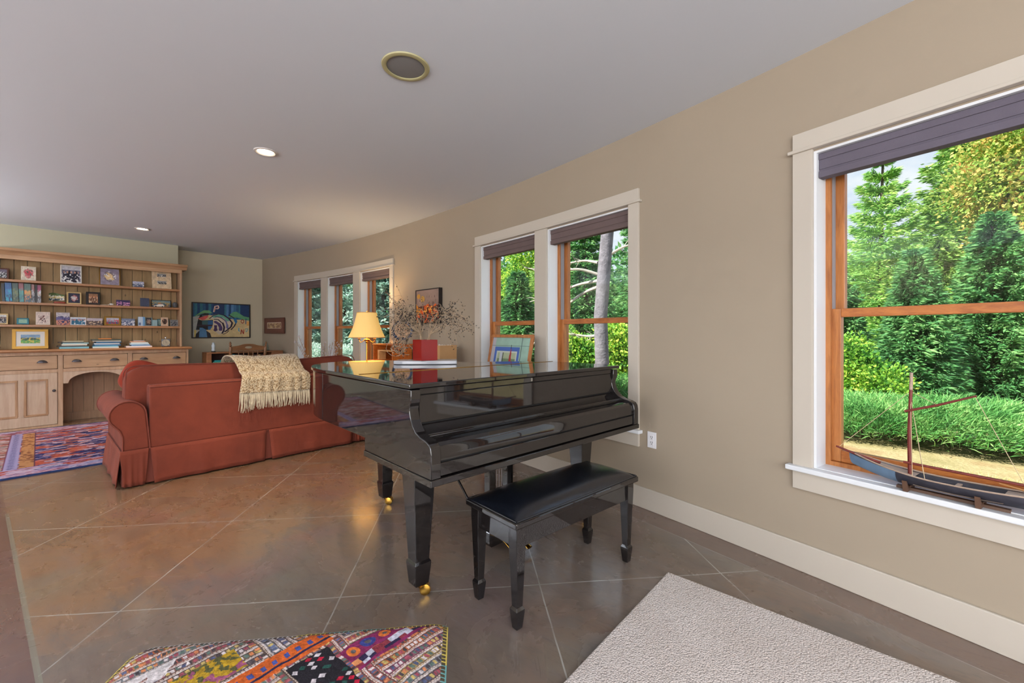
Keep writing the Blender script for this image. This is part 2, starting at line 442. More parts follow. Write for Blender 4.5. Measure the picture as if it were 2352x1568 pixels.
# ------------------------------------------------------------------ windows
WNAME = {1: 'three-unit window behind the floor lamp', 2: 'two-unit window behind the piano', 3: 'large nearest window with the model boat'}
SHADE = {1: ['right-hand', 'middle', 'left-hand'], 2: ['right-hand', 'left-hand'], 3: ['']}
for k in (1, 2, 3):
    g = units[k]; ya, yb = g[0][0], g[-1][1]
    c = wp((ya + yb) / 2, 0, SILL)
    w = thing('window_%d' % k, WNAME[k] + ', white casing and orange wood sashes', 'window', c, kind='structure')
    def part(name, mb, mat, parent=w, **kw): return build(name, mb, mat, parent, world=True, **kw)
    # casings, header with cap moulding, stool and apron
    cs = MB(); wbox(cs, ya - .09, ya, -.02, 0, SILL, 2.226); part('casing', cs, M['trim'], smooth=False, bevel=.002)
    cs = MB(); wbox(cs, yb, yb + .09, -.02, 0, SILL, 2.226); part('casing', cs, M['trim'], smooth=False, bevel=.002)
    for (a, b), (c2, d) in zip(g[:-1], g[1:]):
        cs = MB(); wbox(cs, b, c2, -.02, 0, SILL, 2.226); part('mullion_casing', cs, M['trim'], smooth=False, bevel=.002)
    hd = MB(); wbox(hd, ya - .09, yb + .09, -.021, 0, 2.226, 2.322); part('header', hd, M['trim'], smooth=False, bevel=.002)
    hd = MB(); wbox(hd, ya - .11, yb + .11, -.034, 0, 2.218, 2.236); part('head_moulding', hd, M['trim'], smooth=False, bevel=.004)
    st = MB(); wbox(st, ya - .115, yb + .115, -.05, 0, SILL - .026, SILL); part('stool', st, M['jamb'], smooth=False, bevel=.005)
    ap = MB(); wbox(ap, ya - .09, yb + .09, -.02, 0, .436, SILL - .026); part('apron', ap, M['trim'], smooth=False, bevel=.002)
    for n_, (a, b) in enumerate(g):
        jb = MB(); e = .012
        for (y0, y1, z0, z1) in ((a, a + e, SILL, HEAD), (b - e, b, SILL, HEAD), (a + e, b - e, HEAD - e, HEAD), (a + e, b - e, SILL, SILL + .004)):
            wbox(jb, y0, y1, 0, .115, z0, z1)
        part('jamb', jb, M['jamb'], smooth=False)
        a1, b1, z0, z1 = a + e, b - e, SILL + .004, HEAD - e
        fr = MB()
        for (y0, y1, q0, q1) in ((a1, a1 + .022, z0, z1), (b1 - .022, b1, z0, z1)): wbox(fr, y0, y1, .115, .135, q0, q1)
        wbox(fr, a1 + .022, b1 - .022, .115, .135, z0, z0 + .022)
        for (y0, y1) in ((a1, a1 + .012), (b1 - .012, b1)): wbox(fr, y0, y1, .135, .255, z0, z1)
        wbox(fr, a1 + .012, b1 - .012, .135, .255, z0, z0 + .02); wbox(fr, a1 + .012, b1 - .012, .115, .255, z1 - .02, z1)
        part('frame', fr, M['fir'], smooth=False)
        tk = MB()
        for (y0, y1) in ((a1 + .0125, a1 + .022), (b1 - .022, b1 - .0125)): wbox(tk, y0, y1, .14, .182, 1.39, z1 - .02)
        part('track', tk, M['track'], smooth=False)
        def sash(o0, o1, q0, q1, top, bot, nm):
            s = MB(); y0, y1 = a1 + .013, b1 - .013; t = .046
            wbox(s, y0, y0 + t, o0, o1, q0, q1); wbox(s, y1 - t, y1, o0, o1, q0, q1)
            so = part(nm, s, M['fir'], smooth=False, bevel=.003)
            r = MB(); wbox(r, y0 + t, y1 - t, o0, o1, q1 - top, q1); wbox(r, y0 + t, y1 - t, o0, o1, q0, q0 + bot)
            build('rail', r, M['firh'], so, world=True, smooth=False, bevel=.003)
            p = MB(); om = (o0 + o1) / 2; wbox(p, y0 + t, y1 - t, om, om + .004, q0 + bot, q1 - top); build('pane', p, M['glass'], so, world=True, smooth=False)
        sash(.136, .176, z0 + .022, 1.392, .045, .06, 'lower_sash')
        sash(.186, .226, 1.352, z1 - .02, .05, .036, 'upper_sash')
        # pleated shade drawn nearly all the way up
        sm = M['shade2'] if k == 3 else M['shade']
        lab = {1: 'taupe pleated shade raised at the %s unit of the far three-part window', 2: 'taupe pleated shade raised at the %s unit of the window behind the piano', 3: 'grey taupe pleated shade raised at the window with the boat'}[k]
        lab = lab % SHADE[k][n_] if '%s' in lab else lab
        t = thing('window_shade', lab, 'window shade', wp((a + b) / 2, .05, 2.09), group='raised window shades')
        q = MB(); wbox(q, a + .014, b - .014, .02, .075, 2.165, 2.196); build('headrail', q, sm, t, world=True, smooth=False, bevel=.002)
        q = MB(); wbox(q, a + .014, b - .014, .026, .07, 2.116, 2.165); wbox(q, a + .014, b - .014, .03, .066, 2.105, 2.116); build('fabric', q, sm, t, world=True, smooth=False)
        q = MB(); wbox(q, a + .014, b - .014, .02, .075, 2.072, 2.105); build('bottom_rail', q, sm, t, world=True, smooth=False, bevel=.002)

# outlet, ceiling fittings
t = thing('wall_outlet', 'white duplex outlet on the wall right of the piano', 'outlet', wp(1.275, 0, .504))
q = MB(); wbox(q, 1.24, 1.31, -.007, -.001, .447, .561, 1); build('cover_plate', q, M['white'], t, world=True, smooth=False, bevel=.002)
for z in (.523, .485):
    q = MB(); wbox(q, 1.258, 1.292, -.009, -.0072, z - .015, z + .015, 1); s = build('socket', q, M['white'], t, world=True, smooth=False, bevel=.003)
    q = MB()
    for dy in (-.007, .007): wbox(q, 1.275 + dy - .0015, 1.275 + dy + .0015, -.0096, -.0091, z - .003, z + .009, 1)
    wbox(q, 1.2725, 1.2775, -.0096, -.0091, z - .012, z - .006, 1)
    build('slots', q, M['slot'], s, world=True, smooth=False)

M['spkr'] = plain('speaker_ring', S(176, 170, 128), .5)
M['grille'] = plain('speaker_grille', S(132, 132, 132), .7, bump=.4, bscale=700)
t = thing('ceiling_speaker', 'round ceiling speaker with a yellowed ring', 'speaker', (1.363, 2.017, HC))
build('ring', MB().lathe([(.104, -.001), (.104, -.008), (.112, -.011), (.128, -.007), (.131, -.001)], n=48), M['spkr'], t)
build('grille', MB().lathe([(0, -.006), (.08, -.006), (.1035, -.003)], n=48), M['grille'], t)
M['lens'] = NT('lamp_lens').set(col=(1, 1, 1, 1), emc=S(255, 236, 200), ems=14).m
M['lring'] = plain('downlight_trim', S(206, 200, 196), .45)
def downlight(loc, label):
    t = thing('recessed_downlight', label, 'light', loc, group='recessed ceiling lights')
    build('trim_ring', MB().lathe([(.062, -.001), (.06, -.004), (.07, -.01), (.083, -.007), (.086, -.001)], n=40), M['lring'], t)
    build('lens', MB().lathe([(0, -.0035), (.0595, -.0035)], n=40), M['lens'], t)
    return t
d1 = downlight((1.235, 3.81, HC), 'glowing recessed ceiling light nearest the speaker')
d2 = dup(d1, (.978, 7.906, HC), label='glowing recessed ceiling light in front of the pine hutch')
# ------------------------------------------------------------------ piano
M['lac'] = plain('black_lacquer', S(28, 25, 25), .04, spec=.7, coat=.2)
M['lacd'] = plain('black_lacquer_dark', S(14, 13, 15), .12, spec=.5)
M['brass'] = plain('brass', S(186, 142, 62), .22, metal=1)
M['brassold'] = plain('aged_brass', S(150, 122, 66), .3, metal=1)
M['steel'] = plain('steel', S(190, 190, 196), .2, metal=1)
M['gap'] = plain('piano_gap', S(5, 5, 6), .7)

def catmull(P, n=8, closed=False):
    out = []; N = len(P)
    R = range(N if closed else N - 1)
    for i in R:
        p0 = P[(i - 1) % N] if closed or i > 0 else P[i]; p1 = P[i]; p2 = P[(i + 1) % N]
        p3 = P[(i + 2) % N] if closed or i + 2 < N else p2
        for k in range(n):
            t = k / n
            out.append(tuple(.5 * ((2 * b) + (-a + c) * t + (2 * a - 5 * b + 4 * c - d) * t * t + (-a + 3 * b - 3 * c + d) * t ** 3) for a, b, c, d in zip(p0, p1, p2, p3)))
    if not closed: out.append(tuple(P[-1]))
    return out
W_ = 1.553
tail = [(0, .9), (.0, 1.22), (.035, 1.46), (.13, 1.66), (.28, 1.78), (.45, 1.80), (.6, 1.75), (.73, 1.62), (.83, 1.44), (.95, 1.24), (1.11, 1.06), (1.28, .94), (1.43, .83), (1.525, .68), (W_, .5)]
outl = [(0, .16)] + catmull(tail, 5) + [(W_, .16)]
def inset(poly, d):
    """shrink a closed (clockwise seen here) outline by d"""
    n = len(poly); out = []
    A = sum(poly[i][0] * poly[(i + 1) % n][1] - poly[(i + 1) % n][0] * poly[i][1] for i in range(n)); sg = 1 if A > 0 else -1
    for i in range(n):
        p, q, r = poly[i - 1], poly[i], poly[(i + 1) % n]
        d1 = Vector((q[0] - p[0], q[1] - p[1])).normalized(); d2 = Vector((r[0] - q[0], r[1] - q[1])).normalized()
        n1 = Vector((-d1.y, d1.x)) * sg; n2 = Vector((-d2.y, d2.x)) * sg
        b = (n1 + n2).normalized(); k = d / max(.4, b.dot(n1))
        out.append((q[0] + b.x * k, q[1] + b.y * k))
    return out
piano = thing('grand_piano', 'glossy black baby grand piano with closed lid and keyboard', 'piano', (1.031, 1.353, 0), math.radians(-4.914))
# rim: outer wall, closed below
rimo = [p for p in outl]
ro = [(0, 1.192)] + [p for p in outl[1:-1] if p[0] > .5 or p[1] > 1.2] + [(W_, .552)]
ro = [p for p in ro if not (p[0] > 1.4 and p[1] < .552)] 
build('rim', MB().prism(ro, .742, 1.022), M['lac'], piano, angle=32, bevel=.004)
build('lid', MB().prism(inset(outl, -.012), 1.027, 1.048), M['lac'], piano, angle=32, bevel=.004)
build('lid_hinge', MB().box(.02, W_ - .02, .712, .724, 1.0482, 1.0502), M['brass'], piano, smooth=False)
build('case', MB().prism([(.05, .19), (W_ - .05, .19), (W_ - .05, .6), (.05, .6)], .76, 1.02), M['lacd'], piano, smooth=False)
# cheeks with their S-shaped front
SV = 'x'
S_ = [(SV, .742), (.606, .742), (.606, .68), (.0, .68), (.0, .775), (.004, .80), (.016, .818), (.045, .829), (.085, .836), (.118, .85), (.146, .876), (.163, .905), (.17, .935), (.166, .955), (.158, .968), (.156, .985), (.156, 1.022), (SV, 1.022)]
for x0, x1, sv in ((0, .047, 1.19), (W_ - .047, W_, .55)):
    prof_ = [(sv if p[0] is SV else p[0], p[1]) for p in S_]
    if sv < .606: prof_ = [p for p in prof_ if p != (.606, .742)]; prof_[0] = (.55, .68); prof_ = [p for k, p in enumerate(prof_) if not (k and p == (.606, .68))]
    build('cheek', MB().prism(prof_, x0, x1, 'yz'), M['lac'], piano, angle=30, bevel=.003)
a, b = .049, W_ - .049
build('keybed', MB().box(-.004, W_ + .004, -.004, .61, .652, .68), M['lac'], piano, smooth=False, bevel=.003)
build('front_rail', MB().box(a, b, .168, .188, .997, 1.024), M['lac'], piano, smooth=False, bevel=.002)
build('upper_fallboard', MB().box(a, b, .170, .186, .874, .994), M['lac'], piano, smooth=False, bevel=.002)
build('key_gap', MB().box(a, b, .178, .189, .86, 1.02), M['gap'], piano, smooth=False)
cov = [(.176, .868), (.15, .85), (.125, .838), (.112, .834), (.112, .824), (.09, .822), (.06, .82), (.036, .816), (.02, .804), (.012, .785), (.012, .744), (.03, .744), (.18, .744)]
build('key_cover', MB().prism(cov, a, b, 'yz'), M['lac'], piano, angle=25, bevel=.002)
build('key_slip', MB().box(a, b, .009, .03, .684, .738), M['lac'], piano, smooth=False, bevel=.003)
build('slip_shadow', MB().box(a, b, .02, .04, .737, .745), M['gap'], piano, smooth=False)
lk = build('lock_plate', MB().box(.733, .745, .1655, .1678, 1.003, 1.019), M['steel'], piano, smooth=False)
build('keyhole', MB().box(.7375, .7405, .165, .1656, 1.006, 1.015), M['slot'], lk, smooth=False)
def spade_leg(mb, x, y, zt, wt, wb, zs, ws, wf, zf):
    """tapered square leg with a spade foot"""
    def sq(w, z): return [(x - w / 2, y - w / 2, z), (x + w / 2, y - w / 2, z), (x + w / 2, y + w / 2, z), (x - w / 2, y + w / 2, z)]
    rings = [(wf, zf), (ws, zs - .022), (ws, zs - .012), (wb, zs), (wt, zt - .05), (wt, zt)]
    s0 = len(mb.v)
    vs = []; fs = []
    for w, z in rings: vs += sq(w, z)
    for i in range(len(rings) - 1):
        for k in range(4): fs.append((4 * i + k, 4 * i + (k + 1) % 4, 4 * i + 4 + (k + 1) % 4, 4 * i + 4 + k))
    fs.append((3, 2, 1, 0)); e = 4 * (len(rings) - 1); fs.append((e, e + 1, e + 2, e + 3))
    return mb.add(vs, fs)
def caster(leg, x, y, z1, ang):
    m = MB(); ca, sa = math.cos(ang), math.sin(ang)
    m.tube([(x, y, z1 + .002), (x, y, z1 - .008)], [.024, .021], 16)
    m.tube([(x, y, z1 - .006), (x + ca * .012, y + sa * .012, z1 - .016), (x + ca * .02, y + sa * .02, .022)], [.017, .015, .011], 10)
    cx_, cy_ = x + ca * .022, y + sa * .022; ax = Vector((-sa, ca, 0)); c0 = Vector((cx_ + ca * .008, cy_ + sa * .008, .0262))
    m.tube([c0 - ax * .021, c0 - ax * .019, c0 + ax * .019, c0 + ax * .021], [.021, .026, .026, .021], 22)
    build('caster', m, M['brass'], leg)
for (x, y, ang) in ((.165, .37, -.5), (1.39, .34, -.3), (.556, 1.50, -.8)):
    m = MB(); spade_leg(m, x, y, .655 if y < .6 else .745, .118, .074, .176, .088, .07, .058)
    lg = build('leg', m, M['lac'], piano, smooth=False, bevel=.003)
    if y < .6:
        pts = [(y + .05, .6515), (y + .05, .50)]
        pts += [(y + .05 + .17 * (1 - math.cos(t * PI / 16)), .50 + .15 * math.sin(t * PI / 16)) for t in range(1, 9)]
        build('bracket', MB().prism(pts, x - .05, x + .05, 'yz'), M['lac'], lg, angle=30)
    caster(lg, x, y, .057, ang)
# pedal lyre
ly = build('pedal_lyre', MB().prism([(.655, .055), (.67, .032), (.88, .032), (.895, .055), (.895, .115), (.88, .138), (.67, .138), (.655, .115)], .42, .53, 'xz'), M['lac'], piano, smooth=False, bevel=.003)
for x in (.705, .845):
    build('lyre_post', MB().box(x - .024, x + .024, .45, .5, .1385, .655), M['lac'], ly, smooth=False, bevel=.003)
rd = MB()
for x in (.755, .775, .795): rd.tube([(x, .475, .1385), (x, .475, .655)], .003, 8)
build('pedal_rods', rd, M['steel'], ly)
for x in (.725, .775, .825):
    build('pedal', MB().tube([(x, .415, .075), (x, .36, .07), (x, .30, .05), (x, .265, .036)], [.008, .01, .017, .02], 12, flat=.45), M['brass'], ly)
build('brace', MB().tube([(.60, 1.05, .74), (.70, .535, .10)], .007, 8), M['lacd'], ly)

# ------------------------------------------------------------------ bench
M['leather'] = plain('black_leather', S(14, 18, 26), .27, spec=.9, bump=.12, bscale=160, var=.2)
bench = thing('piano_bench', 'black lacquered bench with padded leather seat in front of the piano', 'bench', (1.314, 1.155, 0), math.radians(-7.06))
Lb, Db = .903, .366
def seat(u, v):
    ex = 1 - abs(2 * u - 1) ** 5; ey = 1 - abs(2 * v - 1) ** 3.2
    return (.012 + u * (Lb - .024), .012 + v * (Db - .024), .474 + .044 * (max(0, ex) ** .6) * (max(0, ey) ** .6))
sm = MB().grid(seat, 60, 30); 
build('seat', sm, M['leather'], bench, angle=80)
wl_ = []
for (p, q) in (((.01, .01), (Lb - .01, .01)), ((Lb - .01, .01), (Lb - .01, Db - .01)), ((Lb - .01, Db - .01), (.01, Db - .01)), ((.01, Db - .01), (.01, .01))):
    wl_ += [(p[0] + (q[0] - p[0]) * t / 8, p[1] + (q[1] - p[1]) * t / 8, .4755) for t in range(8)]
build('seat_welt', MB().tube(wl_ + [wl_[0]], .0045, 8), M['leather'], bench)
build('seat_frame', MB().box(0, Lb, 0, Db, .445, .473), M['lac'], bench, smooth=False, bevel=.006)
ap = MB(); ap.box(.07, Lb - .07, .03, .045, .35, .4445); ap.box(.07, Lb - .07, Db - .045, Db - .03, .35, .4445); ap.box(.03, .045, .07, Db - .07, .35, .4445); ap.box(Lb - .045, Lb - .03, .07, Db - .07, .35, .4445)
build('apron', ap, M['lac'], bench, smooth=False, bevel=.002)
for x in (.047, Lb - .047):
    for y in (.047, Db - .047):
        m = MB(); spade_leg(m, x, y, .4445, .055, .034, .098, .047, .032, .004); lg = build('leg', m, M['lac'], bench, smooth=False, bevel=.002)
        build('glide', MB().lathe([(.009, 0), (.01, .004), (.006, .006)], (x, y, 0), 12), M['steel'], lg)

# ------------------------------------------------------------------ things on the piano lid
ZL = 1.0485
M['marble'] = plain('white_marble', S(176, 178, 184), .12, var=.06, vscale=9, spec=.6)
sl = thing('marble_board', 'white marble slab under the red vase on the piano lid', 'board', (1.83, 2.45, ZL), math.radians(-43))
prof = [(-.19, -.085), (.18, -.095), (.205, -.05), (.2, .05), (.17, .095), (-.18, .09), (-.205, .03)]
bl = MB().prism(catmull(prof, 4, True), .0008, .026); build('slab', bl, M['marble'], sl, bevel=.009, seg=3)
M['red'] = plain('red_glaze', S(136, 20, 16), .15, spec=.4, coat=.1)
vz = ZL + .0275
vase = thing('square_vase', 'glossy dark red square vase on the marble slab', 'vase', (1.80, 2.43, vz), math.radians(-8))
h = .062
vb = MB()
vb.box(-h, h, -h, h, 0, .008); vb.box(-h, -h + .006, -h, h, .008, .142); vb.box(h - .006, h, -h, h, .008, .142); vb.box(-h + .006, h - .006, -h, -h + .006, .008, .142); vb.box(-h + .006, h - .006, h - .006, h, .008, .142)
build('vase_body', vb, M['red'], vase, smooth=False)
# dried curly branches
M['twig'] = plain('twig', S(160, 138, 112), .8, var=.35, vscale=30)
M['pod'] = plain('dry_leaf', S(40, 35, 34), .75, var=.4, vscale=40)
R_ = Vector((.668, -.744, 0)); Fw = Vector((.744, .668, 0)); UP = Vector((0, 0, 1))
br = thing('dried_branches', 'dried curly branches with small dark leaves spilling from the red vase', 'branches', (1.80, 2.43, vz + .01))
tw = MB(); lv = MB(); rr = random.Random(11)
def leaf(p, s):
    d = Vector((rr.gauss(0, 1), rr.gauss(0, 1), rr.gauss(0, 1))).normalized(); e = d.orthogonal().normalized() * s * .32; f = d.cross(e).normalized() * s * .16
    a, b_ = p, p + d * s; m_ = p + d * s * .45
    lv.add([a, m_ + e, b_, m_ - e, m_ + f, m_ - f], [(0, 1, 4), (1, 2, 4), (2, 3, 4), (3, 0, 4), (1, 0, 5), (2, 1, 5), (3, 2, 5), (0, 3, 5)])
def branch(ex, ez, ey, n, curl, r0=.0022, leaves=10, sub=3, start=None, dens=1.0):
    p0 = start or Vector((rr.uniform(-.03, .03), rr.uniform(-.03, .03), rr.uniform(.03, .06)))
    dxy = (R_ * ex + Fw * ey).normalized() * .036; top = Vector((dxy.x, dxy.y, .165)) if start is None else None
    end = R_ * ex + UP * ez + Fw * ey
    ctrl = [p0] + ([top] if top is not None else []) + [ (top or p0).lerp(end, t) + Vector((rr.gauss(0, curl), rr.gauss(0, curl), rr.gauss(0, curl) + (.08 * math.sin(PI * t) if start is None else 0))) for t in (.25, .5, .75)] + [end]
    pts = [Vector(q) for q in catmull([tuple(c) for c in ctrl], n)]
    # stay off the vase walls and the board
    for i, q in enumerate(pts):
        m_ = max(abs(q.x), abs(q.y))
        if i <= n:
            q.x = max(-.04, min(.04, q.x)); q.y = max(-.04, min(.04, q.y))
        elif m_ < .09: q.z = max(q.z, .165)
        if q.z < .012: q.z = .012 + rr.random() * .01
    for q, q2 in zip(pts[n:-1], pts[n + 1:]):
        if max(abs(q.x), abs(q.y)) < .09 and q2.z < .15: q2.z = .15
    tw.tube(pts, [r0 * (1 - .6 * i / len(pts)) for i in range(len(pts))], 5)
    for k in range(leaves):
        q = pts[rr.randrange(len(pts) // 3, len(pts))]
        if q.z > .17 or max(abs(q.x), abs(q.y)) > .125: leaf(q + Vector((rr.gauss(0, .006), rr.gauss(0, .006), rr.gauss(0, .006))), rr.uniform(.009, .019))
    for k in range(sub):
        q = pts[rr.randrange(len(pts) // 2, len(pts) - 1)]
        if q.z < .17: continue
        d = Vector((rr.gauss(0, .05), rr.gauss(0, .05), rr.gauss(.0, .05)))
        e_ = q + d
        if e_.z < .17 and max(abs(e_.x), abs(e_.y)) < .1: continue
        s2 = [q, q + d * .5 + Vector((0, 0, rr.gauss(0, .012))), q + d]
        tw.tube(s2, [.0012, .001, .0006], 4)
        for _ in range(4): leaf(q + d * rr.uniform(.3, 1.05), rr.uniform(.008, .017))
for k in range(10): branch(rr.uniform(-.29, -.12), rr.uniform(.24, .36), rr.uniform(-.1, .1), 7, .018, leaves=13, sub=4)     # upper left sprays
for k in range(3): branch(rr.uniform(-.27, -.2), rr.uniform(.36, .43), rr.uniform(-.06, .06), 7, .014, leaves=9, sub=3)
for k in range(9): branch(rr.uniform(-.20, -.1), rr.uniform(.14, .27), rr.uniform(-.1, .12), 9, .034, leaves=12, sub=5)     # dense tangle
for k in range(8): branch(rr.uniform(-.21, -.13), rr.uniform(.02, .12), rr.uniform(-.08, .08), 9, .04, leaves=6, sub=2)
for k in range(10): branch(rr.uniform(.12, .31), rr.uniform(.22, .36), rr.uniform(-.1, .1), 7, .018, leaves=13, sub=4)        # right spray
for k in range(5): branch(rr.uniform(.24, .34), rr.uniform(.16, .26), rr.uniform(-.06, .08), 7, .02, leaves=13, sub=4)
for k in range(4): branch(rr.uniform(.2, .30), rr.uniform(.06, .16), rr.uniform(-.05, .1), 7, .02, leaves=10, sub=3)
for k in range(4): branch(rr.uniform(-.06, .08), rr.uniform(.2, .3), rr.uniform(-.06, .06), 7, .02, leaves=7, sub=3)
for k in range(52):                                          # curled tangle hanging over the left side
    c_ = R_ * rr.uniform(-.2, -.10) + UP * rr.uniform(.05, .24) + Fw * rr.uniform(-.05, .05); a0 = rr.random() * 6.28; ra = rr.uniform(.02, .05); ax1 = Vector((rr.gauss(0, 1), rr.gauss(0, 1), rr.gauss(0, 1))).normalized(); b1 = ax1.orthogonal().normalized(); b2 = ax1.cross(b1)
    pts = [c_ + b1 * ra * math.cos(a0 + t * .55) * (1 + .06 * t) + b2 * ra * math.sin(a0 + t * .55) * (1 + .05 * t) + ax1 * .009 * (t - 4) for t in range(9)]
    if any((q.z < .165 and max(abs(q.x), abs(q.y)) < .088) or q.z < .012 for q in pts): continue
    tw.tube(pts, [.0026 - .0002 * i for i in range(9)], 5)
    for _ in range(7): leaf(pts[rr.randrange(9)], rr.uniform(.008, .018))
build('twigs', tw, M['twig'], br); 
me = bpy.data.meshes.new('leaves'); me.from_pydata([tuple(p) for p in lv.v], [], lv.f); me.materials.append(M['pod']); o = bpy.data.objects.new('leaves', me); C.objects.link(o); o.parent = br

# ------------------------------------------------------------------ sofa
def cloth(name, c, c2=None):
    m = NT(name); n = m.noise(m.mapping(), 3, 5, .6)
    c2 = c2 or tuple(x * .82 for x in c[:3]) + (1,)
    m.set(col=m.ramp(n, [(.35, c2), (.65, c)]), rough=.9, spec=.2, sheen=.03)
    w = m.add('ShaderNodeTexWave', wave_type='BANDS'); m.l.new(m.mapping((1, 1, 1)), w.inputs['Vector']); w.inputs['Scale'].default_value = 240; w.inputs['Distortion'].default_value = 1
    wr = m.noise(m.mapping((1, 1, .6)), 7, 3)
    m.bump(m.math('ADD', m.math('MULTIPLY', wr, .9), m.math('MULTIPLY', w.outputs[1], .04)), .35, .02)
    return m.m
M['sofa'] = cloth('rust_cotton', S(128, 61, 44), S(112, 54, 40))
M['pip'] = plain('rust_piping', S(116, 54, 40), .85)
SX0, SX1, SY = .62, 2.42, 4.64
sofa = thing('sofa', 'rust red slipcovered sofa with skirted base, seen from behind', 'sofa', (1.52, 5.15, 0))
def sp(n_, mb, mat=None, **kw): return build(n_, mb, mat or M['sofa'], sofa, world=True, **kw)
bk = MB(); bk.prism([(SY, .30), (SY + .16, .30), (SY + .16, .80), (SY + .13, .825), (SY + .03, .828), (SY + .004, .805), (SY, .7)], SX0, SX1, 'yz'); bo_ = sp('back_frame', bk, bevel=.012)
for pz, py_ in ((.30, -.002), (.81, .004)):
    build('piping', MB().tube([(SX0, SY + py_, pz), (SX1, SY + py_, pz)], .0045, 8), M['pip'], bo_, world=True)
sp('seat_base', MB().box(SX0 + .003, SX1 - .003, SY + .165, 5.62, .04, .34), bevel=.02)
for i in (0, 1):
    x0 = SX0 + .005 + i * .9; sp('seat_cushion', MB().pillow((x0 + .447, 5.24, .415), (.89, .86, .16), .22, 18, e2=.5))
def arm(s, xe):
    """rolled arm; xe is its inner plane, s=-1 left"""
    cx_, cz_, r = xe + s * .135, .592, .115
    prof = [(xe - s * .004, .30)]
    prof += [(cx_ + math.cos(a) * r * -s, cz_ + math.sin(a) * r) for a in [math.radians(d) for d in range(0, 226, 15)]]
    prof += [(xe + s * .185, .47), (xe + s * .168, .42), (xe + s * .168, .30)]
    return MB().prism(prof, SY, 5.64, 'xz'), prof
for s, xe in ((-1, SX0), (1, SX1)):
    mb, prof = arm(s, xe); ao = sp('arm', mb, bevel=.014, seg=3)
    for yy in (SY - .002, 5.642): build('piping', MB().tube([(x, yy, z) for x, z in prof], .005, 8), M['pip'], ao, world=True)
# skirt panels with pleats
def skirt(p, q, nrm, fl0=.012, fl1=.03, seed=0):
    """hanging panel from p to q (xy), flaring outward along nrm"""
    n_ = 26; r_ = random.Random(seed); ph = r_.random() * 6
    ins = .022 / math.hypot(q[0] - p[0], q[1] - p[1])
    def f(u0, v):
        u = u0 + ins * (1 - v) * (1 - 2 * u0)
        w = (.006 * math.sin(u * 17 + ph) + .005 * math.sin(u * 31 + ph * 2)) * (1 - v)
        edge = .012 * (abs(2 * u - 1) ** 8) * (1 - v)
        d = fl0 + (fl1 - fl0) * (1 - v) + w * .9 + edge
        return (p[0] + (q[0] - p[0]) * u + nrm[0] * d, p[1] + (q[1] - p[1]) * u + nrm[1] * d, .014 + .292 * v)
    m = MB().grid(f, n_, 8); o_ = sp('skirt', m, angle=80)
    so = o_.modifiers.new('Solid', 'SOLIDIFY'); so.thickness = .006
m_ = .5 * (SX0 + SX1)
skirt((SX0 + .005, SY), (m_ - .012, SY), (0, -1), seed=1); skirt((m_ + .012, SY), (SX1 - .005, SY), (0, -1), seed=2)
skirt((SX0 - .186, SY), (SX0 - .006, SY), (0, -1), fl1=.022, seed=3); skirt((SX1 + .006, SY), (SX1 + .166, SY), (0, -1), fl1=.022, seed=4)
skirt((SX0 - .168, SY - .004), (SX0 - .168, 5.63), (-1, 0), fl1=.036, seed=5); skirt((SX1 + .168, SY + .02), (SX1 + .168, 5.63), (1, 0), fl1=.05, seed=6)
skirt((SX0, 5.645), (m_, 5.645), (0, 1), seed=7); skirt((m_, 5.645), (SX1, 5.645), (0, 1), seed=8)
sp('pleat_lining', MB().box(SX0 - .172, SX1 + .172, SY + .004, 5.635, .016, .305), M['pip'], smooth=False)
# back cushions reach out over the arms
def bcush(c, size, tilt, ry=0):
    Mx = Matrix.Rotation(ry, 3, 'Y') @ Matrix.Rotation(tilt, 3, 'X')
    o_ = sp('back_cushion', MB().pillow(c, size, .16, 22, Mx, e2=.42))
    w, d, h_ = size
    for sy in (-1, 1):
        loop = []
        for k in range(48):
            t = 2 * PI * k / 48; e = .16
            q = Mx @ Vector((w * .497 * math.copysign(abs(math.cos(t)) ** e, math.cos(t)), sy * d * .40, h_ * .485 * math.copysign(abs(math.sin(t)) ** .25, math.sin(t))))
            loop.append((q.x + c[0], q.y + c[1], q.z + c[2]))
        build('piping', MB().tube(loop + [loop[0]], .0045, 6), M['pip'], o_, world=True)
bcush((1.0, 4.93, .728), (1.03, .21, .50), -.10, .022)
bcush((2.06, 4.94, .735), (1.03, .21, .50), -.12, -.05)
# throw pillows leaning in the left corner
M['pil'] = cloth('red_pillow', S(150, 58, 38), S(136, 52, 36))
Mx = Matrix.Rotation(-.15, 3, 'X') @ Matrix.Rotation(math.radians(25), 3, 'Y')
o = build('throw_pillow', MB().pillow((0, 0, 0), (.46, .14, .31), .42, 18, Mx, e2=.6), M['pil']); o.location = (.72, 5.29, .815)
tag(o, 'rust red pillow poking out past the left end of the sofa back', 'pillow')

# knitted throw over the sofa back
def knit():
    m = NT('cream_knit')
    vo = m.add('ShaderNodeTexVoronoi'); m.l.new(m.mapping((1.25, 1, 1)), vo.inputs['Vector']); vo.inputs['Scale'].default_value = 62
    w = m.add('ShaderNodeTexWave', wave_type='BANDS', bands_direction='X'); m.l.new(m.mapping(), w.inputs['Vector']); w.inputs['Scale'].default_value = 3.6; w.inputs['Distortion'].default_value = 1.2; w.inputs['Detail'].default_value = 2
    n = m.noise(m.mapping(), 22, 4)
    hgt = m.math('ADD', m.math('MULTIPLY', vo.outputs['Distance'], -.8), m.math('MULTIPLY', w.outputs[1], .5))
    f = m.math('ADD', m.math('MULTIPLY', vo.outputs['Distance'], 1.0), m.math('MULTIPLY', n, .25))
    m.set(col=m.ramp(f, [(.3, S(202, 187, 160)), (.66, S(184, 164, 132)), (.86, S(140, 115, 84))]), rough=.95, spec=.1, sheen=.3)
    m.bump(hgt, .8, .012); return m.m
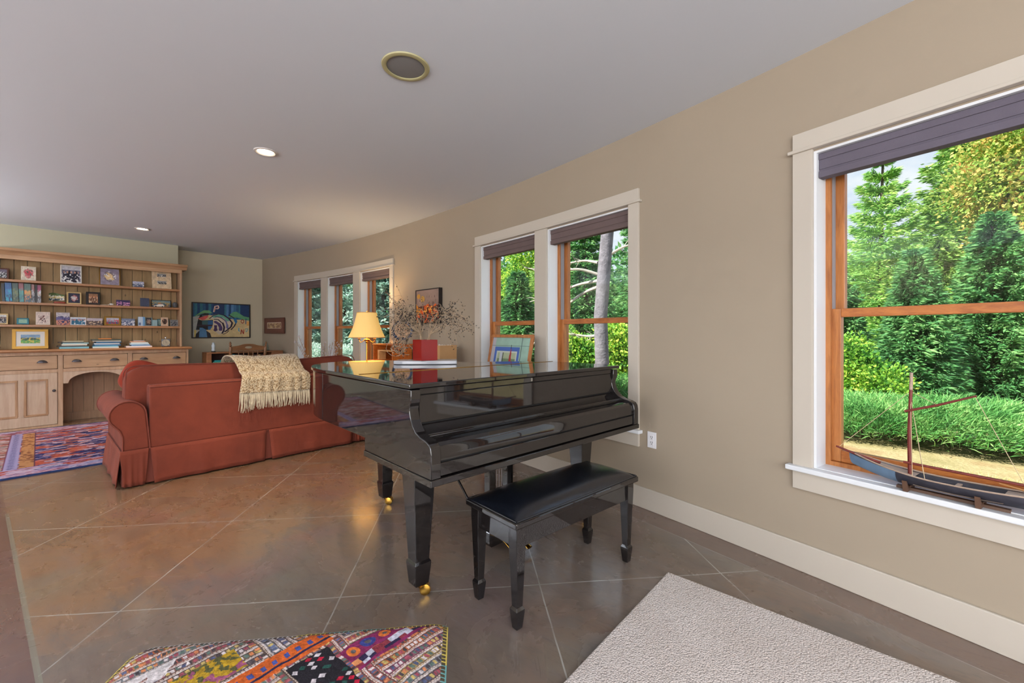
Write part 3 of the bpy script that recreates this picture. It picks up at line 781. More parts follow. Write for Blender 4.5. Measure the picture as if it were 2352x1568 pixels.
M['knit'] = knit(); M['fringe'] = plain('cream_fringe', S(198, 185, 160), .95, var=.14, vscale=40)
th = thing('knitted_throw', 'chunky cream knitted throw with fringe hung over the sofa back', 'blanket', (1.58, 4.7, .8))
path = [(5.13, .80), (5.075, .93), (5.02, .987), (4.94, 1.004), (4.86, .992), (4.80, .955), (4.755, .905), (4.70, .862), (4.65, .846), (4.622, .815), (4.617, .74), (4.612, .68)]
cp = catmull(path, 3)
def thr(u, v):
    k = (1 - v) * (len(cp) - 1); i = min(int(k), len(cp) - 2); t = k - i
    y = cp[i][0] * (1 - t) + cp[i + 1][0] * t; z = cp[i][1] * (1 - t) + cp[i + 1][1] * t
    xl = 1.27 - .01 * v + .03 * math.sin(v * 5); xr = 1.915 - .06 * v * v + .012 * math.sin(v * 9)
    x = xl + (xr - xl) * u
    w = .009 * math.sin(u * 21 + v * 2) + .006 * math.sin(u * 37)
    y -= abs(w) * (1 if v < .5 else .2); z += .010 * math.sin(u * 8 + 1) * v + (.012 if v > .4 else 0) - .02 * u * (1 - v)
    return (x, y - .006, z + .012)
tm = MB().grid(thr, 60, 60); to = build('knit_panel', tm, M['knit'], th, world=True, angle=85)
so = to.modifiers.new('Solid', 'SOLIDIFY'); so.thickness = .012; so.offset = 1
fm = MB(); r4 = random.Random(3)
for k in range(150):
    u = (k + r4.random() * .6) / 150; p = Vector(thr(min(u, 1), 0)); L = r4.uniform(.12, .165) + (.02 if u < .2 else 0)
    dx = r4.gauss(0, .012); q = [p + Vector((0, -.002, .012)), p + Vector((dx * .4, -.006 - r4.random() * .01, -L * .5)), p + Vector((dx, -.004 - r4.random() * .012, -L))]
    fm.tube(q, [.0035, .0032, .0016], 5)
build('fringe', fm, M['fringe'], th, world=True)
# ------------------------------------------------------------------ rugs, ottoman
M['textile'] = vcol('woven_textile', .95, .1, .25, 500)
M['embroid'] = vcol('embroidered_cloth', .85, .2, .5, 260)
M['picture'] = vcol('printed_picture', .55, .35)
M['photo'] = vcol('glossy_photo', .3, .4)

def rug_fn(w, h):
    def f(s, t):
        x = s; y = t                                         # metres from the rug's left near corner
        pal = [(46, 52, 96), (170, 84, 74), (206, 150, 130), (214, 196, 200), (190, 120, 84), (92, 86, 128), (226, 214, 216), (150, 66, 70), (120, 120, 160), (60, 60, 92)]
        wob = (fbm(x * 5, y * 5, 4) - .5) * .12
        img = cellpick(x * 9 + wob * 9, y * 22 + wob * 30, pal, 3)
        fl = fbm(x * 6, y * 12, 9); img = lay(img, (fl > .62), (196, 96, 66)); img = lay(img, (fl < .36), (44, 54, 104))
        fine = fbm(x * 26, y * 60, 21, 3); img = lay(img, (fine > .68) * .7, (206, 182, 182)); img = lay(img, (fine < .34) * .75, (70, 46, 72))
        bl = x < .80                                         # red outer part left of the bands
        pr = [(160, 74, 70), (150, 66, 66), (176, 110, 84), (196, 180, 160), (120, 130, 112), (170, 86, 60), (206, 190, 186)]
        red = cellpick(x * 7 + wob * 8, y * 26 + wob * 20, pr, 8); red = lay(red, (fine > .62) * .7, (214, 200, 190)); red = lay(red, (fine < .36) * .7, (84, 54, 58))
        img = np.where(bl[..., None], red, img)
        yin = (y > .36) & (y < h - .30)
        zz = (np.abs(((y * 14) % 1) - .5) * .05)
        bz = (x > .80) & (x < .885) & yin; img = lay(img, bz, (178, 176, 206)); img = lay(img, bz & (np.abs(x - .82 - zz * 1.6) < .008), (66, 62, 110))
        bt = (x > .89) & (x < .985) & yin; img = lay(img, bt, (200, 150, 92)); img = lay(img, bt & (fbm(x * 40, y * 30, 5) > .6), (140, 92, 60))
        img = lay(img, (np.abs(x - .795) < .008) & yin, (120, 56, 72)); img = lay(img, (np.abs(x - .992) < .006) & yin, (84, 50, 76))
        nb = (y < .36); pr2 = [(168, 70, 74), (206, 160, 160), (196, 206, 222), (120, 128, 168), (196, 98, 66), (206, 186, 196)]
        near = cellpick(x * 6 + wob * 10, y * 18, pr2, 5); near = lay(near, (fine > .6) * .7, (226, 216, 226)); near = lay(near, (fine < .38) * .6, (90, 50, 76))
        img = np.where((nb | (y > h - .30))[..., None], near, img)
        img = lay(img, (np.abs(y - .14) < .012) | (np.abs(y - .34) < .008), (176, 180, 214))
        img = img * np.array([.86, .80, .84])
        img = lay(img, (y < .045) | (y > h - .03) | (x < .03) | (x > w - .03), (32, 52, 96))
        return img
    return f
RX0, RX1, RY0, RY1 = -1.02, 1.8, 5.672, 8.37
rug = thing('oriental_rug', 'patterned red and navy oriental rug between the sofa and the hutch', 'rug', ((RX0 + RX1) / 2, (RY0 + RY1) / 2, 0))
build('rug_body', MB().box(RX0 + .002, RX1 - .002, RY0 + .002, RY1 - .002, .0005, .0085), plain('rug_edge', S(32, 50, 92), .95), rug, world=True, smooth=False)
paint('pile', M['textile'], (RX0, RY0, .009), (RX1 - RX0, 0, 0), (0, RY1 - RY0, 0), 330, 520, rug_fn(RX1 - RX0, RY1 - RY0), rug, world=True)

# cream carpet in the foreground
def carpet_mat():
    m = NT('cream_looped_carpet')
    vo = m.add('ShaderNodeTexVoronoi'); m.l.new(m.mapping((1, 1, 1)), vo.inputs['Vector']); vo.inputs['Scale'].default_value = 150
    n = m.noise(m.mapping(), 3, 4); n2 = m.noise(m.mapping(), 240, 3)
    d = m.math('ADD', vo.outputs['Distance'], m.math('MULTIPLY', n2, .25))
    base = m.ramp(n, [(.35, S(212, 200, 192)), (.65, S(224, 214, 208))])
    m.set(col=m.mix(m.ramp(d, [(.6, (0, 0, 0, 1)), (.9, (.5, .5, .5, 1))]), base, S(164, 150, 140)), rough=.98, spec=.1, sheen=.2)
    m.bump(m.math('MULTIPLY', d, -1), .7, .012); return m.m
cp_ = MB().box(.86, 2.195, -1.1, .876, .0008, .018)
o = build('cream_rug', cp_, carpet_mat(), bevel=.007, seg=3, angle=30); rebase(o, (1.5, -.1, 0)); tag(o, 'plain cream looped-pile rug in the right foreground', 'rug')

# patchwork ottoman
A_ = Vector((.796, .963)); B_ = Vector((.181, 1.500)); e1 = (A_ - B_).normalized(); e2 = Vector((-e1.y, e1.x)) * -1   # e1 along far edge, e2 towards the viewer
OW, OD, OH = (A_ - B_).length, .60, .43
def patch(s, t):
    """s along the far edge, t from the far edge towards the viewer"""
    x, y = s, t
    wob = (fbm(x * 14, y * 14, 2) - .5) * .016
    # two directions of embroidered strips meeting in a chevron: strips parallel to p or q
    def strip(c, l, seed):
        """c across, l along"""
        pal = [(176, 96, 56), (120, 88, 80), (176, 156, 150), (140, 70, 92), (96, 84, 84), (168, 140, 84), (150, 86, 76), (120, 124, 128), (196, 128, 84), (120, 104, 104), (110, 92, 76)]
        k = np.floor(c / .030); base = cellpick(k, 0 * k + seed, pal, seed)
        u = c / .030 - k
        pal2 = [(206, 130, 86), (84, 92, 124), (214, 202, 202), (88, 108, 100), (156, 76, 88), (190, 166, 100), (70, 62, 66)]
        dots = cellpick(l / .011, k, pal2, seed + 3)
        m = (np.abs(u - .5) < .22) & (np.abs((l / .011) % 1 - .5) < .36)
        img = np.where(m[..., None], dots, base)
        zz = np.abs(((l / .015) % 1) - .5); img = lay(img, (np.abs(u - .2 - zz * .22) < .05) * .7, (66, 54, 60)); img = lay(img, (np.abs(u - .82) < .05) * .8, (84, 66, 66))
        img = lay(img, (np.abs(u - .91) < .05) & (((l / .008) % 1) < .7), (206, 186, 170))
        cord = (u < .16) & (((l / .0075) % 1) < .84); img = lay(img, u < .16, (160, 142, 138)); img = lay(img, cord, (208, 196, 192))
        return img
    r2 = math.sqrt(.5)
    p = (x + y) * r2 + wob; q = (x - y) * r2 + wob
    i1 = strip(q + 1, p, 1); i2 = strip(p + 1, q, 5); i3 = strip(q * 1.2 + 1, p, 9)
    band = np.floor((q + .5) / .17).astype(int) % 3
    img = np.where(((band == 1) & (x < .7))[..., None], i1, i2)
    # a few single-cloth patches
    def quad(c0, c1, d0, d1): return (p > c0) & (p < c1) & (q > d0) & (q < d1)
    yel = quad(.22, .31, -.2, .15); img = lay(img, yel, (170, 136, 34)); img = lay(img, yel & (fbm(x * 60, y * 60, 3) > .6), (84, 84, 50)); img = lay(img, yel & (fbm(x * 40, y * 40, 8) > .7), (150, 80, 110))
    org = quad(.325, .39, -.2, .33); img = lay(img, org, (196, 92, 36)); img = lay(img, org & (np.abs(((q / .03) % 1) - .5) < .2) & (np.abs(p - .352) < .009), (62, 76, 140)); img = lay(img, org & (np.abs(p - .372) < .004), (40, 36, 66))
    blk = quad(.40, .72, .20, .30); img = lay(img, blk, (34, 30, 36))
    dia = cellpick(p / .02, q / .02, [(176, 26, 54), (34, 30, 36), (34, 74, 66), (206, 196, 200), (34, 30, 36)], 4); mm = blk & (np.abs((p / .02) % 1 - .5) + np.abs((q / .02) % 1 - .5) < .42); img = np.where(mm[..., None], dia, img)
    mag = quad(.45, .545, .31, .62); img = lay(img, mag, (124, 38, 82))
    fp = (q / .045) % 1 - .5; cpp = (p - .475) / .045; rr_ = np.hypot(fp, cpp)
    flw = cellpick(q / .045, 0 * q, [(206, 190, 186), (206, 110, 50), (52, 60, 120), (200, 180, 170)], 6); img = np.where((mag & (rr_ < .38))[..., None], flw, img); img = lay(img, mag & (rr_ < .15), (90, 84, 84))
    zb = mag & (p > .503) & (p < .533); tri = cellpick(p / .018, q / .022, [(44, 36, 66), (212, 140, 90), (190, 190, 204), (130, 50, 60)], 2); img = np.where(zb[..., None], tri, img)
    wht = quad(.14, .19, -.1, .06); img = lay(img, wht & (fbm(x * 50, y * 20, 6) > .42), (214, 206, 206))
    n = fbm(x * 160, y * 160, 30, 2); img = img * (.70 + .42 * n)[..., None]
    # blanket-stitched edge
    d = np.minimum(np.minimum(x, OW - x), y)
    edge = d < .014; img = lay(img, edge, (74, 66, 50))
    along = np.where(y < np.minimum(x, OW - x), x, y)
    st = edge & (((along / .0125) % 1) < .24)
    sc_ = np.where((y <= np.minimum(x, OW - x)) & (x < .40), 0, 1)
    ccol = np.where((sc_ == 0)[..., None], np.array([206, 200, 200.]), np.where(((np.floor(along / .16)) % 2 == 0)[..., None], np.array([196, 176, 84.]), np.array([104, 160, 160.])))
    img = np.where((st | (d < .0028))[..., None], ccol, img)
    return img
def crown(s, t):
    ex = np.clip(np.minimum(s, OW - s) / .05, 0, 1); ey = np.clip(np.minimum(t, OD - t) / .05, 0, 1)
    return -.012 * (1 - ex) ** 2 - .012 * (1 - ey) ** 2 + .003 * (fbm(s * 30, t * 30, 12) - .5)
c0 = B_; otc = B_ + e1 * OW / 2 + e2 * OD / 2
ott = thing('ottoman', 'square ottoman covered in multicoloured embroidered patchwork, bottom foreground', 'ottoman', (otc.x, otc.y, 0))
ot = paint('patchwork_top', M['embroid'], (c0.x, c0.y, OH), (e1.x * OW, e1.y * OW, 0), (e2.x * OD, e2.y * OD, 0), 620, 460, patch, ott, world=True, zf=lambda s, t: -crown(s, t))
bm_ = MB()
def oc(s, t): q = B_ + e1 * s + e2 * t; return (q.x, q.y)
poly = [oc(.004, .004), oc(OW - .004, .004), oc(OW - .004, OD), oc(.004, OD)]
bm_.prism(poly, .03, OH - .026); build('body', bm_, plain('dark_textile', S(84, 62, 56), .95, var=.3, vscale=30), ott, world=True, bevel=.012)
for (s, t) in ((.06, .06), (OW - .06, .06), (OW - .06, OD - .06), (.06, OD - .06)):
    q = oc(s, t); build('foot', MB().lathe([(.018, 0), (.024, .03)], (q[0], q[1], .0), 14), M['lacd'], ott, world=True)

# ------------------------------------------------------------------ pine hutch
M['pine'] = wood('waxed_pine', S(160, 124, 92), S(186, 152, 118), 'x', .9, .45, knots=1)
M['pinev'] = wood('waxed_pine_upright', S(166, 132, 102), S(190, 158, 128), 'z', .9, .45, knots=1)
M['pined'] = wood('waxed_pine_door', S(178, 152, 128), S(198, 174, 150), 'z', .9, .45)
M['pinet'] = wood('pine_top', S(146, 100, 64), S(174, 126, 86), 'x', .9, .35, spec=.5)
M['pinem'] = wood('pine_moulding', S(150, 112, 80), S(178, 140, 104), 'z', .9, .45)
M['pineback'] = wood('aged_pine_boards', S(150, 122, 84), S(178, 148, 106), 'z', .8, .6, knots=1)
M['iron'] = plain('dark_iron', S(70, 66, 70), .4, metal=.7)
HX0, HX1, HF, HB = -.515, 1.616, 8.48, 8.965
ht = thing('pine_hutch', 'large waxed pine hutch with open shelves above drawers and cupboards', 'hutch', (.55, 8.72, 0))
def hp(n_, mb, mat, parent=ht, **kw): return build(n_, mb, mat, parent, world=True, **kw)
hp('countertop', MB().prism([(8.445, 1.012), (HB, 1.012), (HB, 1.048), (8.455, 1.048), (8.44, 1.04), (8.436, 1.03)], HX0 - .04, HX1 + .04, 'yz'), M['pinet'], bevel=.004)
ca = MB()
ca.box(HX0, HX0 + .03, HF, HB, 0, 1.012); ca.box(HX1 - .03, HX1, HF, HB, 0, 1.012)                      # sides
ca.box(.172, .222, HF, HB, 0, 1.012 - .045); ca.box(.885, .935, HF, HB, 0, 1.012 - .045)                   # dividers
ca.box(HX0 + .03, HX1 - .03, HF, HF + .03, .967, 1.012)                                                # top rail
ca.box(HX0 + .03, .172, HF, HF + .03, .73, .778); ca.box(.935, HX1 - .03, HF, HF + .03, .73, .778); ca.box(.222, .885, HF, HF + .03, .735, .782)
ca.box(HX0 + .03, .172, HF, HF + .03, 0, .028); ca.box(.935, HX1 - .03, HF, HF + .03, 0, .028)
ca.box(HX0 + .03, .172, HF + .03, HB, .03, .045); ca.box(.935, HX1 - .03, HF + .03, HB, .03, .045)
hp('carcass', ca, M['pinev'], smooth=False, bevel=.003)
kb_ = MB()
for i in range(6): kb_.box(.223 + i * .1103, .223 + (i + 1) * .1103 - .003, HB - .03, HB - .012, .11, .95)
kb_.box(.223, .885, HB - .045, HB - .012, .0, .11)
hp('kneehole_back', kb_, wood('kneehole_boards', S(150, 118, 92), S(176, 142, 112), 'z', .8, .6), smooth=False)
arch = [(.222, .735), (.222, .575), (.268, .575), (.275, .588)] + [(.5535 + .2785 * math.cos(a), .588 + .128 * math.sin(a)) for a in [PI - i * PI / 24 for i in range(1, 24)]] + [(.832, .588), (.839, .575), (.885, .575), (.885, .735)]
hp('arch_apron', MB().prism(arch, HF + .004, HF + .026, 'xz'), M['pined'], angle=30)
def pull(x, z, parent):
    m = MB(); n_ = 12; vs = []; fs = []
    for j in range(6):
        ph = j / 5 * PI / 2
        for i in range(n_ + 1):
            a = PI * i / n_; vs.append((x + .052 * math.cos(a) * (math.cos(ph) * .25 + .75), HF - .005 - .03 * math.sin(a) ** .7 * max(0, math.cos(ph)) ** .6, z - .016 + .036 * math.sin(ph) * math.sin(a) ** .7))
    for j in range(5):
        for i in range(n_): b = j * (n_ + 1) + i; fs.append((b, b + 1, b + n_ + 2, b + n_ + 1))
    m.add(vs, fs)
    return hp('cup_pull', m, M['iron'], parent)
for (x0, x1, z0, z1, px) in ((HX0 + .034, .168, .783, .962, (-.40, .03)), (.226, .881, .786, .963, (.352, .739)), (.939, HX1 - .034, .783, .982 - .02, (1.064, 1.459))):
    d = hp('drawer', MB().box(x0, x1, HF - .004, HF + .4, z0, z1), M['pine'], smooth=False, bevel=.004)
    for x in px: pull(x, .885, d)
def door(x0, x1, z0, z1, knob):
    st = .085; xm = (x0 + x1) / 2
    f = MB(); f.box(x0, x0 + st, HF - .004, HF + .02, z0, z1); f.box(x1 - st, x1, HF - .004, HF + .02, z0, z1); f.box(xm - .028, xm + .028, HF - .004, HF + .02, z0 + .125, z1 - .08)
    f.box(x0 + st, x1 - st, HF - .004, HF + .02, z0, z0 + .125); f.box(x0 + st, x1 - st, HF - .004, HF + .02, z1 - .08, z1)
    d = hp('door', f, M['pined'], smooth=False, bevel=.002)
    for a, b in ((x0 + st, xm - .028), (xm + .028, x1 - st)):
        hp('door_panel', MB().box(a, b, HF + .010, HF + .018, z0 + .125, z1 - .08), M['pined'], d, smooth=False)
        q = MB(); y0, y1 = HF - .007, HF + .010; A, B, z_0, z_1 = a, b, z0 + .125, z1 - .08; w_ = .022
        for r in ((A, B, z_0, z_0 + w_), (A, B, z_1 - w_, z_1), (A, A + w_, z_0 + w_, z_1 - w_), (B - w_, B, z_0 + w_, z_1 - w_)): q.box(r[0], r[1], y0, y1, r[2], r[3])
        hp('panel_moulding', q, M['pinem'], d, smooth=False, bevel=.006, seg=3)
    hp('knob', MB().lathe([(.006, 0), (.006, .016), (.016, .022), (.018, .03), (.012, .038), (0, .04)], (0, 0, 0), 14).xf(Matrix.Translation((knob, HF - .004, .49)) @ Matrix.Rotation(PI / 2, 4, 'X')), M['iron'], d)
door(HX0 + .034, .168, .032, .728, .137); door(.939, HX1 - .034, .032, .728, .97)
# upper part
UX0, UX1, UF, UB = HX0 + .02, 1.571, 8.70, 8.955
for x0, x1 in ((UX0, UX0 + .028), (UX1 - .028, UX1)): hp('upper_side', MB().box(x0, x1, UF, UB, 1.0485, 2.30), M['pinev'], smooth=False, bevel=.003)
bb_ = MB(); x = UX0 + .029; k = 0
while x < UX1 - .03:
    x2 = min(x + .121, UX1 - .029); bb_.box(x, x2 - .006, UB - .022, UB - .006, 1.0485, 2.29); x = x2
hp('back_boards', bb_, M['pineback'], smooth=False)
hp('plate_rail', MB().box(UX0 + .029, UX1 - .029, UB - .036, UB - .022, 1.0485, 1.12), M['pineback'], smooth=False)
SH = (1.982, 1.684, 1.381)
for z in SH: hp('shelf', MB().box(UX0 + .0285, UX1 - .0285, UF + .004, UB - .024, z - .032, z), M['pinet'], smooth=False, bevel=.003)
hp('fascia', MB().box(UX0, UX1, UF - .012, UF + .01, 2.245, 2.31), M['pine'], smooth=False, bevel=.003)
crn = [(UB, 2.30), (UF - .012, 2.30), (UF - .02, 2.305), (UF - .03, 2.325), (UF - .05, 2.345), (UF - .075, 2.355), (UF - .08, 2.372), (UF - .088, 2.385), (UB, 2.385)]
hp('crown', MB().prism(crn, UX0 - .055, UX1 + .06, 'yz'), M['pine'], angle=30)
# ------------------------------------------------------------------ things on the hutch
Z1, Z2, Z3, ZC = SH[0] + .001, SH[1] + .001, SH[2] + .001, 1.049
YI = 8.80
FM = dict(brown=plain('frame_brown', S(86, 48, 34), .4), gold=plain('frame_gold', S(160, 120, 52), .32, metal=.7), black=plain('frame_black', S(34, 28, 28), .4),
          oak=plain('frame_oak', S(216, 186, 128), .5), teal=plain('frame_teal', S(36, 110, 124), .4), white=plain('frame_white', S(226, 222, 214), .5), navy=plain('mat_navy', S(52, 56, 74), .7), card=plain('card_cream', S(222, 208, 190), .8), grey=plain('card_back', S(150, 140, 130), .8))
def scene_fn(w, h, pal, seed, kind='view', border=None, bw=.0):
    pal = [np.array(p, float) for p in pal]
    def f(s, t):
        x, y = s / w, t / h
        img = np.zeros(x.shape + (3,)) + pal[0]
        n = fbm(x * 4 + seed, y * 3, seed); n2 = fbm(x * 11, y * 11 + seed, seed + 5, 3)
        if kind == 'view':
            img = lay(img, y < .62 + .2 * (n - .5), pal[1]); img = lay(img, y < .4 + .22 * (n2 - .5), pal[2]); img = lay(img, (n2 > .58) & (y < .7), pal[3])
        elif kind == 'group':
            img = lay(img, y < .75, pal[1]); img = lay(img, (y < .62 + .12 * np.sin(x * 19)) & (x > .08) & (x < .92), pal[2]); img = lay(img, (n2 > .6) & (y < .6), pal[3])
            img = lay(img, (np.hypot((x % .2) - .1, (y - .62) * .8) < .05) & (x > .1) & (x < .9), (206, 160, 138))
        elif kind == 'blob':
            img = lay(img, (np.hypot(x - .5, (y - .5)) + .25 * (n - .5) < .3), pal[1]); img = lay(img, (np.hypot(x - .5, y - .5) + .5 * (n2 - .5) < .2), pal[2]); img = lay(img, (n2 > .66) & (np.hypot(x - .5, y - .5) < .33), pal[3])
        elif kind == 'marks':
            img = lay(img, (fbm(x * 12, y * 7, seed) > .58) & (np.abs(x - .5) < .3) & (np.abs(y - .42) < .3), pal[1]); img = lay(img, (fbm(x * 18, y * 16, seed + 3) > .62) & (np.abs(x - .5) < .28) & (np.abs(y - .35) < .22), pal[2])
        img = img * (.86 + .28 * n2)[..., None]
        if border is not None: img = lay(img, (s < bw) | (s > w - bw) | (t < bw) | (t > h - bw), border)
        return img
    return f
def card(name, label, cat, x0, x1, z, h, pal, kind='view', seed=1, lean=.16, y=YI, border=None, bw=.006, rz=0, group='cards and photographs on the hutch'):
    w = x1 - x0; t = thing(name, label, cat, ((x0 + x1) / 2, y, z), rz, group)
    Lx = Matrix.Rotation(-lean, 4, 'X')
    b = MB().box(-w / 2, w / 2, 0, .003, .0025, h); b.xf(Lx); build('card_board', b, FM['grey'], t, smooth=False)
    v = Lx @ Vector((0, 0, h - .0025)); o_ = Lx @ Vector((-w / 2, -.0006, .0025))
    paint('picture', M['photo'], o_, (w, 0, 0), v, max(16, int(w / .0035)), max(16, int(h / .0035)), scene_fn(w, h, pal, seed, kind, border, bw), t)
    return t
def framed(name, label, x0, x1, z, h, fm, fw, pal, kind='view', seed=1, lean=.17, y=YI, mat=None, mw=0, rz=0, depth=.014):
    w = x1 - x0; t = thing(name, label, 'picture frame', ((x0 + x1) / 2, y, z), rz, 'cards and photographs on the hutch')
    Lx = Matrix.Rotation(-lean, 4, 'X'); e = .004
    b = MB()
    for r in ((-w / 2, w / 2, e, fw + e), (-w / 2, w / 2, h - fw, h), (-w / 2, -w / 2 + fw, fw + e, h - fw), (w / 2 - fw, w / 2, fw + e, h - fw)): b.box(r[0], r[1], 0, depth, r[2], r[3])
    b.xf(Lx); build('frame', b, FM[fm], t, smooth=False, bevel=.0025)
    b = MB().box(-w / 2 + fw, w / 2 - fw, .006, depth - .002, fw + e, h - fw); b.xf(Lx); build('backing', b, FM[mat or 'grey'], t, smooth=False)
    iw, ih = w - 2 * fw - 2 * mw, h - 2 * fw - e - 2 * mw
    o_ = Lx @ Vector((-iw / 2, .0052, fw + e + mw)); v = Lx @ Vector((0, 0, ih))
    paint('picture', M['photo'], o_, (iw, 0, 0), v, max(16, int(iw / .0035)), max(16, int(ih / .0035)), scene_fn(iw, ih, pal, seed, kind), t)
    p = (h * math.sin(lean), h * math.cos(lean))
    b = MB().prism([(depth + .002, .001 + fw), (p[0] * .7 + .012, p[1] * .68), (p[0] * .7 + .016, p[1] * .68), (depth + .032, .001), (depth + .028, .001)], -.012, .012, 'yz')
    build('easel_back', b, FM['black'], t, smooth=False)
    return t
# top shelf
framed('photo_frame', 'brown wooden photo frame at the left end of the top shelf', -.378, -.268, Z1, .155, 'brown', .018, [(120, 112, 130), (96, 96, 96), (60, 66, 66), (210, 210, 214)], seed=2)
card('greeting_card', 'cream card with a pink flower drawing on the top shelf', 'card', -.163, -.027, Z1, .20, [(216, 206, 188), (206, 130, 130), (190, 80, 90), (90, 90, 80)], 'blob', 4)
framed('photo_frame', 'large white-edged group photograph on the top shelf', .205, .418, Z1, .268, 'white', .012, [(196, 196, 204), (112, 110, 128), (44, 42, 56), (226, 226, 228)], 'group', 7)
framed('photo_frame', 'gold framed picture with a glowing lamp on the top shelf', .603, .832, Z1, .276, 'gold', .010, [(150, 140, 160), (128, 116, 124), (240, 210, 160), (226, 226, 230)], 'blob', 12)
card('postcard', 'small landscape postcard alone on the right half of the top shelf', 'card', .975, 1.109, Z1, .096, [(176, 180, 206), (110, 120, 150), (90, 100, 128), (226, 226, 230)], 'view', 5)
t = card('matted_photograph', 'cream mat holding two black and white photos at the right end of the top shelf', 'photograph', 1.205, 1.452, Z1, .285, [(214, 192, 160)] * 4, 'plain', 6, lean=.2, y=8.79)
Lx = Matrix.Rotation(-.2, 4, 'X')
for zc in (.08, .20):
    paint('photo_print', M['photo'], Lx @ Vector((-.056, -.002, zc)), (.115, 0, 0), Lx @ Vector((0, 0, .052)), 36, 18, scene_fn(.115, .052, [(150, 150, 150), (60, 60, 60), (26, 26, 28), (214, 214, 214)], 'view' and int(zc * 100)), t)
# middle shelf: books
BKS = [((28, 30, 40), .025, .245, 'dark spined book leaning at the left end of the row'), ((44, 92, 150), .058, .256, 'thick blue book second from the left in the row'), ((62, 84, 78), .052, .258, 'dull green book in the row'), ((96, 108, 112), .043, .26, 'book with a pink and teal spine in the row'), ((70, 96, 92), .06, .258, 'wide grey green book with a yellow band in the row'), ((120, 90, 92), .028, .252, 'narrow pinkish book in the row'), ((24, 22, 26), .018, .25, 'thin black book near the right end of the row'), ((150, 130, 140), .034, .247, 'patterned pale book with magenta top ending the row')]
x = -.325
for i, (c, w, h, lab) in enumerate(BKS):
    cc = S(*c); bm = plain('book_cover', cc, .5, var=.15, vscale=25)
    t = thing('book', lab + ' on the second shelf', 'book', (x + w / 2, 8.80, Z2), group='books standing on the second shelf')
    d = .122; M_ = Matrix.Rotation(-.045 + .006 * i, 4, 'Y') if i < 6 else Matrix.Identity(4)
    cv = MB().box(-w / 2, -w / 2 + .003, 0, d, 0.004, h); cv.box(w / 2 - .003, w / 2, 0, d, 0.004, h); cv.box(-w / 2 + .003, w / 2 - .003, 0, .004, 0.004, h); cv.xf(M_)
    build('cover', cv, bm, t, smooth=False)
    pg = MB().box(-w / 2 + .0035, w / 2 - .0035, .005, d - .004, .008, h - .005); pg.xf(M_); build('pages', pg, FM['card'], t, smooth=False)
    pal = {0: [(34, 36, 48)] * 4, 1: [(40, 96, 160), (60, 120, 180), (30, 60, 110), (40, 150, 180)], 2: [(66, 88, 84), (80, 104, 92), (50, 70, 66), (120, 130, 90)], 3: [(150, 96, 104), (96, 140, 136), (70, 110, 116), (60, 150, 150)], 4: [(80, 110, 104), (190, 160, 100), (70, 96, 110), (210, 140, 90)], 5: [(150, 108, 108), (120, 96, 104), (80, 80, 90), (190, 200, 204)], 6: [(24, 22, 26)] * 4, 7: [(150, 60, 100), (190, 170, 160), (96, 90, 96), (200, 206, 210)]}[i]
    paint('spine', M['photo'], M_ @ Vector((-w / 2, -.0006, .004)), (M_ @ Vector((w, 0, 0))), (M_ @ Vector((0, 0, h - .004))), 14, 64, scene_fn(w, h, pal, 30 + i), t)
    x += w + (.0042 if i < 5 else .003)
t = thing('ceramic_ornament', 'small glazed ornament curled over a red base beside the books', 'ornament', (.168, 8.80, Z2), group='small ornaments on the second shelf')
build('base', MB().pillow((.03, 0, .014), (.12, .05, .028), .6, 12), plain('orn_red', S(150, 60, 44), .3), t)
def curl(u, v):
    a = u * 1.5 - .4; return (-.075 + .15 * u, -.006 + .03 * math.sin(u * 3) - .02 * v, .031 + .10 * v + .012 * math.sin(u * 5) * v + .012 * u * (1 - v) + .008)
o_ = build('curled_panel', MB().grid(curl, 20, 10), vcol('orn_paint', .3), t)
nv = len(o_.data.vertices); a_ = o_.data.color_attributes.new('Col', 'FLOAT_COLOR', 'POINT'); co = np.zeros(nv * 3); o_.data.vertices.foreach_get('co', co); co = co.reshape(-1, 3)
cl_ = Sn(scene_fn(.15, .12, [(90, 110, 70), (206, 190, 120), (60, 80, 90), (220, 220, 214)], 17, 'view')(co[:, 0] + .075, co[:, 2] - .03)); a_.data.foreach_set('color', np.concatenate([cl_, np.ones((nv, 1))], 1).ravel())
framed('photo_frame', 'navy matted picture in an oak frame on the second shelf', .269, .414, Z2, .178, 'oak', .014, [(56, 58, 76), (150, 60, 70), (210, 206, 206), (190, 160, 150)], 'blob', 22, mat='navy')
framed('photo_frame', 'dark wooden photo frame right of the navy picture on the second shelf', .463, .612, Z2, .196, 'black', .026, [(150, 110, 84), (190, 130, 90), (110, 70, 54), (214, 190, 160)], 'group', 25)
t = thing('shell_ornament', 'small white shell beside a pale stick in the middle of the second shelf', 'ornament', (.71, 8.79, Z2), group='small ornaments on the second shelf')
build('shell', MB().pillow((.022, 0, .017), (.052, .04, .034), .9, 10), FM['white'], t); build('pebble', MB().pillow((-.012, -.008, .008), (.016, .016, .016), 1, 8), FM['white'], t)
build('stick', MB().tube([(-.1, .01, .004), (-.06, .008, .006), (-.022, .0, .007)], .0035, 6), FM['card'], t)
card('greeting_card', 'wide purple card on the second shelf', 'card', .786, .945, Z2, .092, [(66, 54, 96), (74, 60, 104), (56, 46, 84), (214, 150, 190)], 'view', 28)
card('greeting_card', 'square slate blue card with a gold streak on the second shelf', 'card', 1.063, 1.173, Z2, .140, [(72, 78, 100), (70, 76, 98), (78, 84, 104), (226, 200, 150)], 'marks', 29)
framed('photo_frame', 'long low framed seascape at the right end of the second shelf', 1.205, 1.452, Z2, .122, 'black', .007, [(120, 140, 140), (96, 120, 124), (80, 96, 116), (206, 160, 70)], 'view', 33, y=8.83)
